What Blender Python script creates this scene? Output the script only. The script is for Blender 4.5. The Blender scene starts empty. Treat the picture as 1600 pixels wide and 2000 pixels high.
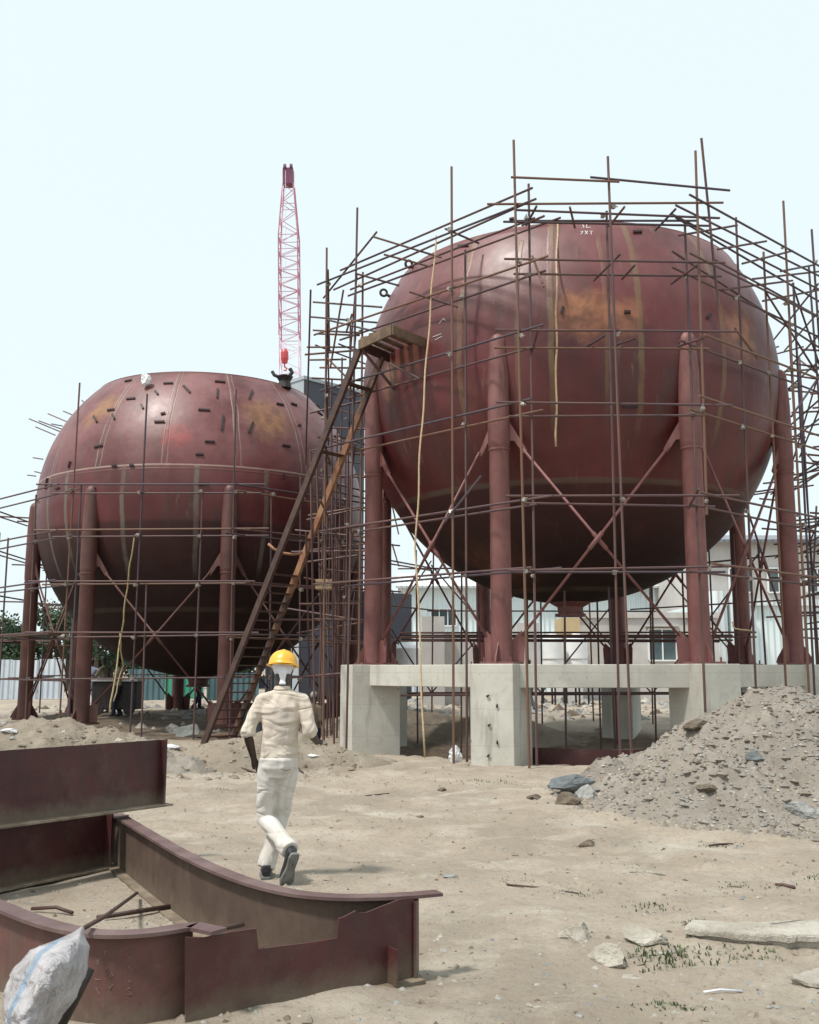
import bpy, bmesh, math, random
import numpy as np
from mathutils import Vector, Matrix, noise
random.seed(7)
S = bpy.context.scene
COL = S.collection
PI = math.pi
R_ = math.radians

# ---------------------------------------------------------------- camera
F = 1984.0
TH = math.atan(310 / F)
EYE = 1.6
cd = bpy.data.cameras.new('camera')
cam = bpy.data.objects.new('camera', cd)
COL.objects.link(cam)
cam.location = (0, 0, EYE)
cam.rotation_euler = (PI / 2 + TH, 0, 0)
cd.sensor_fit = 'VERTICAL'
cd.sensor_height = 36
cd.lens = F / 2000 * 36
cd.clip_start = 0.1
cd.clip_end = 6000
S.camera = cam

# ---------------------------------------------------------------- sky, sun, exposure
SUN_EL, SUN_AZ = R_(62), R_(-125)          # azimuth from +Y, clockwise: the sun is up to the left, behind the camera
w = bpy.data.worlds.new('World')
S.world = w
w.use_nodes = True
nt = w.node_tree
bg = nt.nodes['Background']
sky = nt.nodes.new('ShaderNodeTexSky')
sky.sky_type = 'NISHITA'
sky.sun_disc = False
sky.sun_elevation = SUN_EL
sky.sun_rotation = SUN_AZ
sky.air_density = 1.0
sky.dust_density = 4.0
sky.ozone_density = 1.0
mx = nt.nodes.new('ShaderNodeMix')
mx.data_type = 'RGBA'
mx.inputs[0].default_value = 0.80          # thin white overcast veil over the blue
mx.inputs[7].default_value = (10.9, 12.4, 12.7, 1)
nt.links.new(sky.outputs[0], mx.inputs[6])
nt.links.new(mx.outputs[2], bg.inputs[0])
bg.inputs[1].default_value = 0.088
sd = bpy.data.lights.new('sun', 'SUN')
sun = bpy.data.objects.new('sun', sd)
COL.objects.link(sun)
sd.energy = 3.5
sd.angle = R_(6)
sd.color = (1, 0.95, 0.885)
sv = Vector((math.sin(SUN_AZ) * math.cos(SUN_EL), math.cos(SUN_AZ) * math.cos(SUN_EL), math.sin(SUN_EL)))
sun.rotation_euler = sv.to_track_quat('Z', 'Y').to_euler()
S.view_settings.view_transform = 'Standard'
S.view_settings.look = 'None'
S.view_settings.exposure = 0.10
S.view_settings.gamma = 1.0

# ---------------------------------------------------------------- measuring helpers (photo pixel -> point in the place)
def ray(px, py):
    cx, cy = (px - 800) / F, (1000 - py) / F
    return Vector((cx, math.cos(TH) - cy * math.sin(TH), math.sin(TH) + cy * math.cos(TH)))
def atY(px, py, Y):
    d = ray(px, py)
    return Vector((0, 0, EYE)) + d * (Y / d.y)
def atZ(px, py, z=0.0):
    d = ray(px, py)
    return Vector((0, 0, EYE)) + d * ((z - EYE) / d.z)
def atS(px, py, c, R):
    d = ray(px, py).normalized()
    o = Vector((0, 0, EYE)) - Vector(c)
    b = o.dot(d)
    q = b * b - o.dot(o) + R * R
    t = -b - math.sqrt(max(q, 0))
    return Vector((0, 0, EYE)) + d * t

# ---------------------------------------------------------------- object helpers
def link(o, parent=None):
    COL.objects.link(o)
    if parent is not None:
        o.parent = parent
    return o
def tag(o, label=None, cat=None, group=None, kind=None):
    if label: o['label'] = label
    if cat: o['category'] = cat
    if group: o['group'] = group
    if kind: o['kind'] = kind
    return o
def empty(name, loc, label, cat, group=None, rz=0):
    o = bpy.data.objects.new(name, None)
    o.empty_display_size = .1
    o.location = loc
    o.rotation_euler = (0, 0, rz)
    COL.objects.link(o)
    return tag(o, label, cat, group)
def obj(name, bm, mat, parent=None, smooth=False, loc=None):
    me = bpy.data.meshes.new(name)
    bmesh.ops.recalc_face_normals(bm, faces=bm.faces[:])
    bm.to_mesh(me)
    bm.free()
    me.materials.append(mat)
    if smooth:
        me.polygons.foreach_set('use_smooth', [True] * len(me.polygons))
    o = bpy.data.objects.new(name, me)
    if loc is not None: o.location = loc
    return link(o, parent)
def bevel(o, wd=.01, seg=2):
    m = o.modifiers.new('bevel', 'BEVEL')
    m.width = wd
    m.segments = seg
    m.limit_method = 'ANGLE'
    return o
def box(bm, c, s, rz=0.0, M=None):
    r = bmesh.ops.create_cube(bm, size=1.0)
    m = Matrix.Translation(Vector(c)) @ Matrix.Rotation(rz, 4, 'Z') @ Matrix.Diagonal((s[0], s[1], s[2], 1))
    if M is not None: m = M @ m
    bmesh.ops.transform(bm, matrix=m, verts=r['verts'])
    return r['verts']
def frame_of(d):
    d = d.normalized()
    u = Vector((0, 0, 1)) if abs(d.z) < .9 else Vector((1, 0, 0))
    a = d.cross(u).normalized()
    return a, a.cross(d).normalized()
def tube(bm, pts, r, n=8, cap=True):
    """sweep a circle of radius r (number or list) along pts"""
    pts = [Vector(p) for p in pts]
    rr = r if isinstance(r, (list, tuple)) else [r] * len(pts)
    rings = []
    for i, p in enumerate(pts):
        d = (pts[min(i + 1, len(pts) - 1)] - pts[max(i - 1, 0)])
        if i == 0:
            a, b = frame_of(d)
        else:
            dn = d.normalized()
            a = (a - dn * a.dot(dn)).normalized()
            b = a.cross(dn)
        rings.append([bm.verts.new(p + (a * math.cos(t) + b * math.sin(t)) * rr[i]) for t in [2 * PI * k / n for k in range(n)]])
    for i in range(len(rings) - 1):
        for k in range(n):
            bm.faces.new((rings[i][k], rings[i][(k + 1) % n], rings[i + 1][(k + 1) % n], rings[i + 1][k]))
    if cap:
        bm.faces.new(rings[0][::-1])
        bm.faces.new(rings[-1])
def lathe(bm, prof, n=32, c=(0, 0, 0)):
    rings = []
    for r, z in prof:
        if r < 1e-5:
            rings.append([bm.verts.new((c[0], c[1], c[2] + z))])
        else:
            rings.append([bm.verts.new((c[0] + r * math.cos(2 * PI * k / n), c[1] + r * math.sin(2 * PI * k / n), c[2] + z)) for k in range(n)])
    for i in range(len(rings) - 1):
        A, B = rings[i], rings[i + 1]
        for k in range(n):
            k2 = (k + 1) % n
            if len(A) == 1 and len(B) == 1: continue
            if len(A) == 1: bm.faces.new((A[0], B[k], B[k2]))
            elif len(B) == 1: bm.faces.new((A[k], A[k2], B[0]))
            else: bm.faces.new((A[k], A[k2], B[k2], B[k]))
def strip(bm, path, z0, z1, th):
    """vertical plate following a plan path; z0/z1 numbers or lists"""
    n = len(path)
    z0 = z0 if isinstance(z0, list) else [z0] * n
    z1 = z1 if isinstance(z1, list) else [z1] * n
    rows = []
    for i, p in enumerate(path):
        d = Vector(path[min(i + 1, n - 1)][:2]) - Vector(path[max(i - 1, 0)][:2])
        nn = Vector((-d.y, d.x)).normalized() * th / 2
        q = Vector(p[:2])
        rows.append([bm.verts.new((*(q - nn), z0[i])), bm.verts.new((*(q + nn), z0[i])), bm.verts.new((*(q + nn), z1[i])), bm.verts.new((*(q - nn), z1[i]))])
    for i in range(n - 1):
        for k in range(4):
            bm.faces.new((rows[i][k], rows[i][(k + 1) % 4], rows[i + 1][(k + 1) % 4], rows[i + 1][k]))
    bm.faces.new(rows[0])
    bm.faces.new(rows[-1][::-1])
def plate(bm, poly, th, nrm):
    """polygon of 3D points given a thickness"""
    nrm = Vector(nrm).normalized() * th / 2
    a = [bm.verts.new(Vector(p) - nrm) for p in poly]
    b = [bm.verts.new(Vector(p) + nrm) for p in poly]
    bm.faces.new(a[::-1])
    bm.faces.new(b)
    n = len(poly)
    for i in range(n):
        bm.faces.new((a[i], a[(i + 1) % n], b[(i + 1) % n], b[i]))

# ---------------------------------------------------------------- materials
class NB:
    def __init__(s, name):
        s.m = bpy.data.materials.new(name)
        s.m.use_nodes = True
        s.t = s.m.node_tree
        s.p = s.t.nodes['Principled BSDF']
        s.co = s.t.nodes.new('ShaderNodeTexCoord')
    def n(s, k): return s.t.nodes.new(k)
    def l(s, a, b): s.t.links.new(a, b)
    def math(s, op, a, b=None, c=None, clamp=False):
        x = s.n('ShaderNodeMath'); x.operation = op; x.use_clamp = clamp
        for i, v in enumerate((a, b, c)):
            if v is None: continue
            if isinstance(v, (int, float)): x.inputs[i].default_value = v
            else: s.l(v, x.inputs[i])
        return x.outputs[0]
    def noise(s, scale, detail=4, rough=.55, vec=None, dist=0, mode='Object'):
        x = s.n('ShaderNodeTexNoise')
        x.inputs['Scale'].default_value = scale
        x.inputs['Detail'].default_value = detail
        x.inputs['Roughness'].default_value = rough
        x.inputs['Distortion'].default_value = dist
        s.l(vec if vec is not None else s.co.outputs[mode], x.inputs['Vector'])
        return x.outputs[0]
    def scaled(s, v, mode='Object'):
        x = s.n('ShaderNodeMapping')
        x.inputs['Scale'].default_value = v
        s.l(s.co.outputs[mode], x.inputs['Vector'])
        return x.outputs[0]
    def ramp(s, v, a, b, smooth=True):
        x = s.n('ShaderNodeMapRange')
        x.interpolation_type = 'SMOOTHSTEP' if smooth else 'LINEAR'
        x.inputs['From Min'].default_value = a
        x.inputs['From Max'].default_value = b
        s.l(v, x.inputs['Value'])
        return x.outputs[0]
    def mix(s, f, a, b, blend='MIX'):
        x = s.n('ShaderNodeMix'); x.data_type = 'RGBA'; x.blend_type = blend
        for i, v in ((0, f), (6, a), (7, b)):
            if isinstance(v, (int, float)): x.inputs[i].default_value = v
            elif isinstance(v, tuple): x.inputs[i].default_value = (*v[:3], 1)
            else: s.l(v, x.inputs[i])
        return x.outputs[2]
    def sep(s, mode='Object'):
        x = s.n('ShaderNodeSeparateXYZ')
        s.l(s.co.outputs[mode], x.inputs[0])
        return x.outputs
    def bump(s, h, strength=.3, dist=.02):
        x = s.n('ShaderNodeBump')
        x.inputs['Strength'].default_value = strength
        x.inputs['Distance'].default_value = dist
        s.l(h, x.inputs['Height'])
        s.l(x.outputs[0], s.p.inputs['Normal'])
    def done(s, col, rough=.6, metal=0.0, spec=None):
        if isinstance(col, tuple): s.p.inputs['Base Color'].default_value = (*col[:3], 1)
        else: s.l(col, s.p.inputs['Base Color'])
        if isinstance(rough, (int, float)): s.p.inputs['Roughness'].default_value = rough
        else: s.l(rough, s.p.inputs['Roughness'])
        s.p.inputs['Metallic'].default_value = metal
        if spec is not None: s.p.inputs['Specular IOR Level'].default_value = spec
        return s.m
def mottled(name, a, b, scale=3, rough=.7, bump=.2, bscale=None, c=None, cf=(.6, .75), metal=0.0, mode='Object', spec=None, bd=.01):
    n = NB(name)
    f = n.ramp(n.noise(scale, 5, .6, mode=mode), .35, .68)
    col = n.mix(f, a, b)
    if c is not None:
        col = n.mix(n.ramp(n.noise(scale * 2.7, 5, .65, mode=mode), *cf), col, c)
    if bump: n.bump(n.noise(bscale or scale * 6, 6, .65, mode=mode), bump, bd)
    return n.done(col, rough, metal, spec)

def hue(c, k): return tuple(x * k for x in c)
M = {}
M['scaf'] = mottled('scaffold_tube_rusty', (.070, .040, .060), (.115, .056, .045), 2.2, .62, .15, 30, c=(.19, .10, .055), cf=(.58, .7), mode='Generated')
n = NB('scaffold_tube_varied')
oi = n.n('ShaderNodeObjectInfo').outputs['Random']
col = n.mix(n.ramp(n.noise(2.2, 1, .5, mode='Generated'), .35, .68), (.060, .036, .052), (.105, .052, .045))
col = n.mix(n.math('MULTIPLY', n.ramp(n.noise(5, 1, .5, mode='Generated'), .55, .66), .8), col, (.19, .10, .055))
col = n.mix(n.math('MULTIPLY', n.ramp(oi, .72, .80), .65), col, (.17, .085, .045))
col = n.mix(n.math('MULTIPLY', n.ramp(oi, .22, .12), .6), col, (.045, .040, .060))
M['scaf'] = n.done(col, .6)
M['scafw'] = mottled('scaffold_tube_world', (.078, .042, .05), (.14, .066, .046), 1.1, .62, 0)
M['coupler'] = mottled('galvanised_coupler', (.16, .13, .11), (.42, .40, .36), 3, .45, 0, metal=.3)
M['conc'] = None
n = NB('cast_concrete')
f = n.ramp(n.noise(1.1, 5, .6, mode='Object'), .3, .7)
col = n.mix(f, (.46, .44, .385), (.60, .58, .52))
st = n.ramp(n.noise(1.0, 5, .6, vec=n.scaled((3, 3, .5))), .56, .76)
col = n.mix(n.math('MULTIPLY', st, .75), col, (.27, .25, .21))
col = n.mix(n.math('MULTIPLY', n.ramp(n.noise(2.2, 8, .75), .52, .66), .4), col, (.30, .28, .23))
col = n.mix(n.ramp(n.noise(14, 3, .5), .70, .76), col, (.16, .15, .13))
zz = n.sep()[2]
frm = n.math('FRACT', n.math('MULTIPLY', zz, 1.6))
ln = n.ramp(n.math('ABSOLUTE', n.math('SUBTRACT', frm, .5)), .018, .006)
col = n.mix(n.math('MULTIPLY', ln, .22), col, (.24, .22, .19))
n.bump(n.math('ADD', n.noise(22, 6, .7), n.math('MULTIPLY', n.noise(3, 4, .6), 1.6)), .35, .012)
M['conc'] = n.done(col, .85)

def tank_material(name, seams, patches, dust=.4, stag=0.0, upper_lines=False, tint=(1, 1, 1)):
    """red oxide primer on welded shell plates; local origin is the tank's centre, radius 4.66"""
    n = NB(name)
    x, y, z = n.sep()
    az = n.math('ARCTAN2', x, n.math('MULTIPLY', y, -1.0))
    base = n.mix(n.ramp(n.noise(.55, 5, .6), .35, .65), tuple(a * b for a, b in zip((.082, .014, .015), tint)), tuple(a * b for a, b in zip((.132, .027, .028), tint)))
    # vertical weather streaks
    cv = n.n('ShaderNodeCombineXYZ')
    n.l(n.math('MULTIPLY', az, 7.0), cv.inputs[0]); n.l(n.math('MULTIPLY', z, .28), cv.inputs[1])
    s1 = n.ramp(n.noise(1.6, 9, .72, vec=cv.outputs[0]), .47, .66)
    base = n.mix(n.math('MULTIPLY', s1, .7), base, (.060, .030, .026))
    s2 = n.ramp(n.noise(3.4, 9, .72, vec=cv.outputs[0]), .58, .68)
    base = n.mix(n.math('MULTIPLY', s2, dust), base, (.20, .11, .085))
    # sky reflection painted as a pale dusty tone high on the shell, thins out downwards
    hi = n.math('MULTIPLY', n.ramp(z, -.6, 2.2), n.ramp(n.noise(.9, 5, .65), .25, .8))
    base = n.mix(n.math('MULTIPLY', hi, patches.get('hi', .66)), base, (.245, .110, .108))
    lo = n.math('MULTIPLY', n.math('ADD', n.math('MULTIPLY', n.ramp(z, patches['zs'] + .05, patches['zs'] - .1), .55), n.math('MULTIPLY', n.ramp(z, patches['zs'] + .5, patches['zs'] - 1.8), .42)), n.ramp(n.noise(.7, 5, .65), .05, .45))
    base = n.mix(lo, base, (.019, .007, .0055))  # dirty lower plates, plus underside shade painted into the colour
    dirt_and_shade = lo
    # seams: (zlow, zhigh, [azimuths], width, colour, amount)
    wob = n.math('MULTIPLY', n.math('SUBTRACT', n.noise(2.0, 3), .5), .02)
    azw = n.math('ADD', az, wob)
    rad = n.math('SQRT', n.math('ADD', n.math('MULTIPLY', x, x), n.math('MULTIPLY', y, y)))
    hts = None
    for (z0, z1, azs, wd, colr, amt) in seams:
        m = None
        for a in azs:
            dd = n.math('MULTIPLY', n.math('ABSOLUTE', n.math('SUBTRACT', azw, a)), rad)
            q = n.ramp(dd, wd, wd * .45)
            m = q if m is None else n.math('MAXIMUM', m, q)
        band = n.math('MULTIPLY', n.ramp(z, z0, z0 + (.05 if wd < .03 else .9)), n.ramp(z, z1, z1 - .05))
        m = n.math('MULTIPLY', n.math('MULTIPLY', m, band), n.ramp(n.noise(1.7, 4, .6), .2, .6))
        base = n.mix(n.math('MULTIPLY', m, amt), base, colr)
        hts = m if hts is None else n.math('MAXIMUM', hts, m)
    for (zs, wd, colr, amt) in [(s, w_, c_, a_) for (s, w_, c_, a_) in patches.get('rings', [])]:
        q = n.ramp(n.math('ABSOLUTE', n.math('SUBTRACT', n.math('ADD', z, wob), zs)), wd, wd * .4)
        q = n.math('MULTIPLY', q, n.ramp(n.noise(1.3, 4, .6), .2, .55))
        base = n.mix(n.math('MULTIPLY', q, amt), base, colr)
        hts = n.math('MAXIMUM', hts, q)
    # scrapes, grinder marks and paint chips
    ch = n.math('MULTIPLY', n.ramp(n.noise(9, 8, .8), .66, .70), n.ramp(n.noise(.9, 4), .45, .6))
    base = n.mix(n.math('MULTIPLY', ch, .8), base, (.24, .13, .10))
    ch2 = n.math('MULTIPLY', n.ramp(n.noise(6, 8, .8, vec=n.scaled((1, 1, .4))), .67, .70), n.ramp(n.noise(1.1, 4), .5, .62))
    base = n.mix(n.math('MULTIPLY', ch2, .8), base, (.030, .015, .012))
    cv2 = n.n('ShaderNodeCombineXYZ')
    n.l(n.math('MULTIPLY', az, 16.0), cv2.inputs[0]); n.l(n.math('MULTIPLY', z, .45), cv2.inputs[1])
    s3 = n.math('MULTIPLY', n.ramp(n.noise(1.3, 7, .7, vec=cv2.outputs[0]), .60, .70), n.ramp(n.noise(.6, 3), .42, .6))
    base = n.mix(n.math('MULTIPLY', s3, .6), base, (.16, .070, .030))
    # bare rusty patches
    for (p, rx, colr, amt) in patches.get('spots', []):
        vm = n.n('ShaderNodeVectorMath'); vm.operation = 'DISTANCE'
        n.l(n.co.outputs['Object'], vm.inputs[0]); vm.inputs[1].default_value = p
        dd = n.math('ADD', vm.outputs['Value'], n.math('MULTIPLY', n.math('SUBTRACT', n.noise(1.9, 10, .72), .5), rx * 1.5))
        q = n.math('MULTIPLY', n.ramp(dd, rx * 1.15, rx * .30), n.ramp(n.noise(2.6, 9, .75), .15, .60))
        base = n.mix(n.math('MULTIPLY', q, amt), base, n.mix(n.ramp(n.noise(4, 4), .4, .65), colr, hue(colr, .6)))
    h = n.math('ADD', n.math('MULTIPLY', n.noise(.8, 3, .5), 1.5), n.math('MULTIPLY', n.noise(26, 5, .6), .12))
    if hts is not None: h = n.math('ADD', h, n.math('MULTIPLY', hts, .22))
    n.bump(h, .5, .035)
    return n.done(base, n.math('ADD', n.math('MULTIPLY', n.noise(2.5, 4), .26), n.math('ADD', n.math('MULTIPLY', dirt_and_shade, .45), .31)), 0, .48)

def red_metal(name, a, b, c, scale=1.6, rough=.55, streak=True, mud=False):
    n = NB(name)
    col = n.mix(n.ramp(n.noise(scale, 5, .6), .35, .68), a, b)
    if streak:
        col = n.mix(n.math('MULTIPLY', n.ramp(n.noise(2.2, 6, .65, vec=n.scaled((4, 4, .6))), .5, .7), .7), col, c)
    col = n.mix(n.math('MULTIPLY', n.ramp(n.noise(7, 5, .7), .6, .75), .6), col, hue(c, 1.35))
    if mud:
        zz = n.math('ADD', n.sep()[2], n.math('MULTIPLY', n.noise(7, 8, .7), -.22))
        col = n.mix(n.math('MULTIPLY', n.ramp(zz, .06, -.10), .75), col, (.15, .12, .085))
        col = n.mix(n.math('MULTIPLY', n.ramp(n.noise(30, 8, .8), .62, .68), .55), col, (.13, .065, .045))
        col = n.mix(n.ramp(n.noise(14, 9, .8, vec=n.scaled((1, 1, 3.5))), .675, .69), col, (.16, .11, .09))
        col = n.mix(n.math('MULTIPLY', n.ramp(n.noise(2.5, 9, .75), .5, .62), .5), col, (.085, .048, .036))
    n.bump(n.noise(18, 6, .65), .22, .01)
    return n.done(col, n.math('ADD', n.math('MULTIPLY', n.noise(6, 6, .7), .4), rough - .2) if mud else rough)
M['column'] = red_metal('column_primer', (.175, .064, .060), (.235, .100, .092), (.10, .045, .036))
M['columnold'] = red_metal('column_primer_dirty', (.088, .032, .028), (.135, .055, .046), (.07, .045, .032))
M['girder'] = red_metal('girder_primer', (.046, .013, .013), (.078, .020, .020), (.040, .024, .019), 2.2, .55, mud=True)
M['gdirty'] = red_metal('girder_muddy', (.070, .042, .031), (.110, .075, .053), (.060, .036, .027), 2.6, .75, mud=True)
M['gred'] = red_metal('girder_red_muddy', (.095, .040, .034), (.15, .062, .052), (.105, .075, .052), 3.2, .7, mud=True)
M['gflange'] = red_metal('girder_flange', (.105, .060, .058), (.165, .108, .100), (.09, .05, .045), 3.0, .55, False)
M['gmud'] = mottled('mud_on_flange', (.15, .115, .08), (.25, .205, .15), 6, .9, .5, 25, c=(.08, .045, .035))
M['brownladder'] = mottled('ladder_brown', (.045, .022, .018), (.08, .04, .03), 5, .6, .2)
n = NB('ladder_orange_rust')
zz = n.sep()[2]
zf = n.math('MULTIPLY', n.ramp(zz, 3.0, 3.5), n.ramp(zz, 6.9, 6.5))
col = n.mix(n.ramp(n.noise(3, 5, .6), .35, .68), (.22, .090, .042), (.31, .165, .09))
col = n.mix(n.ramp(n.noise(8, 5, .65), .58, .7), col, (.13, .06, .035))
col = n.mix(zf, n.mix(n.ramp(n.noise(4, 5), .45, .6), (.06, .032, .024), (.15, .07, .035)), col)
M['orangeladder'] = n.done(col, .65)
M['black'] = mottled('dark_iron', (.018, .014, .014), (.04, .03, .03), 10, .6, .2)
M['lug'] = mottled('lug_iron', (.030, .014, .016), (.055, .024, .026), 10, .6, 0)
M['rope'] = mottled('hemp_rope', (.42, .30, .18), (.55, .42, .27), 20, .9, 0)
M['ropedark'] = mottled('hemp_rope_dirty', (.24, .19, .09), (.34, .27, .14), 20, .9, 0)
M['plastic_white'] = mottled('white_plastic_sheet', (.62, .63, .66), (.82, .83, .85), 5, .45, .4)
M['greywall'] = mottled('grey_plaster', (.46, .44, .42), (.58, .56, .54), .5, .9, .1)
M['bluewall'] = None
def corrugated(name, a, b, period, axis='X', rough=.5):
    n = NB(name)
    x, y, z = n.sep()
    v = {'X': x, 'Y': y, 'Z': z}[axis]
    wv = n.math('SINE', n.math('MULTIPLY', v, 2 * PI / period))
    col = n.mix(n.ramp(n.noise(.35, 5, .6), .3, .7), a, b)
    st = n.ramp(n.noise(1.2, 5, .6, vec=n.scaled((2, 2, .2))), .55, .75)
    col = n.mix(n.math('MULTIPLY', st, .35), col, hue(a, .55))
    n.bump(wv, .8, period * .12)
    return n.done(col, rough)
M['bluewall'] = corrugated('pale_blue_cladding', (.70, .80, .82), (.78, .87, .88), .3)
M['whitewall'] = corrugated('off_white_cladding', (.62, .68, .70), (.72, .77, .78), .3)
M['roofgrey'] = corrugated('grey_roof_sheet', (.16, .17, .20), (.24, .25, .28), .3, 'X')
M['darktower'] = mottled('dark_grey_cladding', (.050, .056, .078), (.070, .078, .10), .4, .7, .1)
M['lighttower'] = mottled('light_grey_cladding', (.33, .38, .42), (.40, .45, .49), .4, .7, .1)
M['fenceblue'] = corrugated('fence_sheet_blue_grey', (.40, .47, .56), (.60, .65, .70), .25, 'X')
M['fencegreen'] = corrugated('fence_sheet_green', (.03, .22, .15), (.05, .30, .20), .25, 'X')
M['fenceteal'] = corrugated('fence_sheet_teal', (.06, .12, .14), (.10, .18, .20), .25, 'X')
M['glass'] = mottled('window_glass_dark', (.05, .08, .09), (.09, .13, .14), 1.5, .12, 0)
M['frame'] = mottled('white_window_frame', (.75, .76, .76), (.82, .83, .83), 3, .4, 0)
M['yellowwall'] = mottled('ochre_wall', (.46, .34, .18), (.54, .42, .25), 1, .8, .1)
M['cranered'] = mottled('crane_magenta_red', (.42, .17, .25), (.52, .24, .32), 1, .5, 0)
M['cranedark'] = mottled('crane_head_dark', (.12, .03, .07), (.18, .05, .10), 1, .5, 0)
M['cranepale'] = mottled('crane_haze_pale', (.78, .62, .76), (.85, .74, .82), 1, .6, 0)  # lower boom's fade into bright haze, put into the colour
M['hook'] = mottled('hook_block_red', (.48, .05, .06), (.6, .09, .09), 1, .45, 0)
M['leaf'] = mottled('leaf_green', (.028, .055, .026), (.055, .095, .045), 1.2, .7, 0, c=(.09, .13, .06))
M['bark'] = mottled('bark', (.07, .05, .035), (.12, .09, .06), 5, .9, .5)
M['grass'] = mottled('grass_blades', (.055, .085, .035), (.10, .125, .055), 3, .7, 0)
M['wood'] = mottled('raw_timber', (.30, .20, .12), (.42, .30, .19), 3, .8, .3)
M['deckold'] = mottled('weathered_deck', (.10, .065, .040), (.18, .12, .075), 4, .8, .4, c=(.06, .035, .03))
M['skin'] = mottled('dark_skin', (.030, .018, .014), (.045, .026, .020), 9, .5, .1)
M['helmet'] = mottled('yellow_hard_hat', (.78, .40, .035), (.86, .50, .06), 4, .32, .05, 8, c=(.66, .34, .05), cf=(.66, .8))
M['scarf'] = mottled('white_cloth', (.66, .67, .72), (.80, .81, .86), 9, .9, .4, 14)
M['shoe'] = mottled('dark_shoe', (.02, .022, .028), (.04, .042, .05), 12, .6, .2)
M['sole'] = mottled('worn_grey_sole', (.13, .135, .13), (.21, .215, .20), 14, .85, .5, 40)
M['blue_print'] = mottled('blue_stripe_print', (.10, .30, .48), (.16, .38, .55), 14, .5, .2)
def cloth(name, a, b, fs=14, sweat=None):
    n = NB(name)
    col = n.mix(n.ramp(n.noise(5, 4, .6), .3, .7), a, b)
    col = n.mix(n.math('MULTIPLY', n.ramp(n.noise(3.0, 6, .7), .5, .68), .5), col, hue(a, .78))
    if sweat:
        vm = n.n('ShaderNodeVectorMath'); vm.operation = 'DISTANCE'
        n.l(n.scaled((1.5, .3, .8)), vm.inputs[0]); vm.inputs[1].default_value = (.03, 0, .97)
        q = n.ramp(n.math('ADD', vm.outputs['Value'], n.math('MULTIPLY', n.noise(9, 6, .7), .12)), .24, .12)
        col = n.mix(n.math('MULTIPLY', q, .55), col, sweat)
    f1 = n.math('ABSOLUTE', n.math('SUBTRACT', n.noise(fs * .42, 2, .45, vec=n.scaled((1, 1, .30)), dist=.8), .5))
    f2 = n.math('ABSOLUTE', n.math('SUBTRACT', n.noise(fs * .5, 1, .4, vec=n.scaled((.5, .5, 1.3)), dist=.9), .5))
    h = n.math('ADD', n.math('MULTIPLY', f1, 1.3), f2)
    fold = n.ramp(f1, .05, .0)
    col = n.mix(n.math('MULTIPLY', fold, .22), col, hue(a, .62))  # crease shade painted along the fold lines
    n.bump(h, .6, .09)
    n.p.inputs['Sheen Weight'].default_value = .2
    return n.done(col, .9)
M['shirt'] = cloth('cream_shirt_cloth', (.54, .46, .375), (.64, .56, .47), 14, (.43, .375, .34))
M['trouser'] = cloth('off_white_trouser_cloth', (.56, .52, .47), (.66, .625, .585), 10)

def soil(name, a, b, c, d, pebble=.5, scale=1.0, shade_and_wear=False):
    n = NB(name)
    big = n.ramp(n.noise(.28 * scale, 6, .6), .35, .65)
    col = n.mix(big, a, b)
    mid = n.ramp(n.noise(1.3 * scale, 7, .65), .45, .68)
    col = n.mix(n.math('MULTIPLY', mid, .6), col, c)
    fine = n.noise(22 * scale, 7, .75)
    col = n.mix(n.math('MULTIPLY', n.ramp(fine, .48, .72), .55), col, d)
    vo = n.n('ShaderNodeTexVoronoi'); vo.inputs['Scale'].default_value = 16 * scale
    n.l(n.co.outputs['Object'], vo.inputs['Vector'])
    sp = n.math('MULTIPLY', n.ramp(vo.outputs['Distance'], .22, .12), n.ramp(n.noise(2.4 * scale, 4), .5, .66))
    col = n.mix(n.math('MULTIPLY', sp, pebble), col, n.mix(n.ramp(vo.outputs['Color'] if False else n.noise(9, 2), .45, .55), (.42, .40, .36), (.10, .09, .075)))
    if shade_and_wear:      # shade under the two tanks, painted into the soil colour
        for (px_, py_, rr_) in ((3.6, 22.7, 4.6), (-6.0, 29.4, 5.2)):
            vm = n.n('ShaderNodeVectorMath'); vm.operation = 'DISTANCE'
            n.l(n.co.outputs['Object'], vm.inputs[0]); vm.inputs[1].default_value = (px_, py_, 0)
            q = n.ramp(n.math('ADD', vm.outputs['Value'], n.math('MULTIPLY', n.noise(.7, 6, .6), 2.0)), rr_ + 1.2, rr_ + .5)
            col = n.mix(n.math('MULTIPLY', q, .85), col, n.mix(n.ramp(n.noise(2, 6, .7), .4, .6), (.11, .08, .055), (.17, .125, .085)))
        # scuffed wear: darker trodden streaks and pale dry crusts
        t1 = n.ramp(n.noise(.9, 9, .75, vec=n.scaled((.5, 1.4, 1)), dist=1.5), .54, .66)
        col = n.mix(n.math('MULTIPLY', t1, .42), col, (.23, .19, .14))
        t2 = n.ramp(n.noise(.5, 8, .7, vec=n.scaled((.6, 1.2, 1)), dist=1.0), .56, .68)
        col = n.mix(n.math('MULTIPLY', t2, .55), col, (.53, .49, .43))
    spk = n.math('MULTIPLY', n.ramp(n.noise(60 * scale, 3, .6), .66, .74), n.ramp(n.noise(1.9 * scale, 4), .42, .62))
    col = n.mix(n.math('MULTIPLY', spk, .6), col, (.10, .085, .065))
    spk2 = n.math('MULTIPLY', n.ramp(n.noise(45 * scale, 3, .6, vec=n.scaled((1.1, 1, 1))), .70, .76), .6)
    col = n.mix(spk2, col, (.58, .55, .48))
    h = n.math('ADD', n.math('MULTIPLY', n.noise(5 * scale, 9, .75), 1.0), n.math('MULTIPLY', sp, .2))
    n.bump(h, .8, .07)
    return n.done(col, .95, 0, .2)
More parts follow.
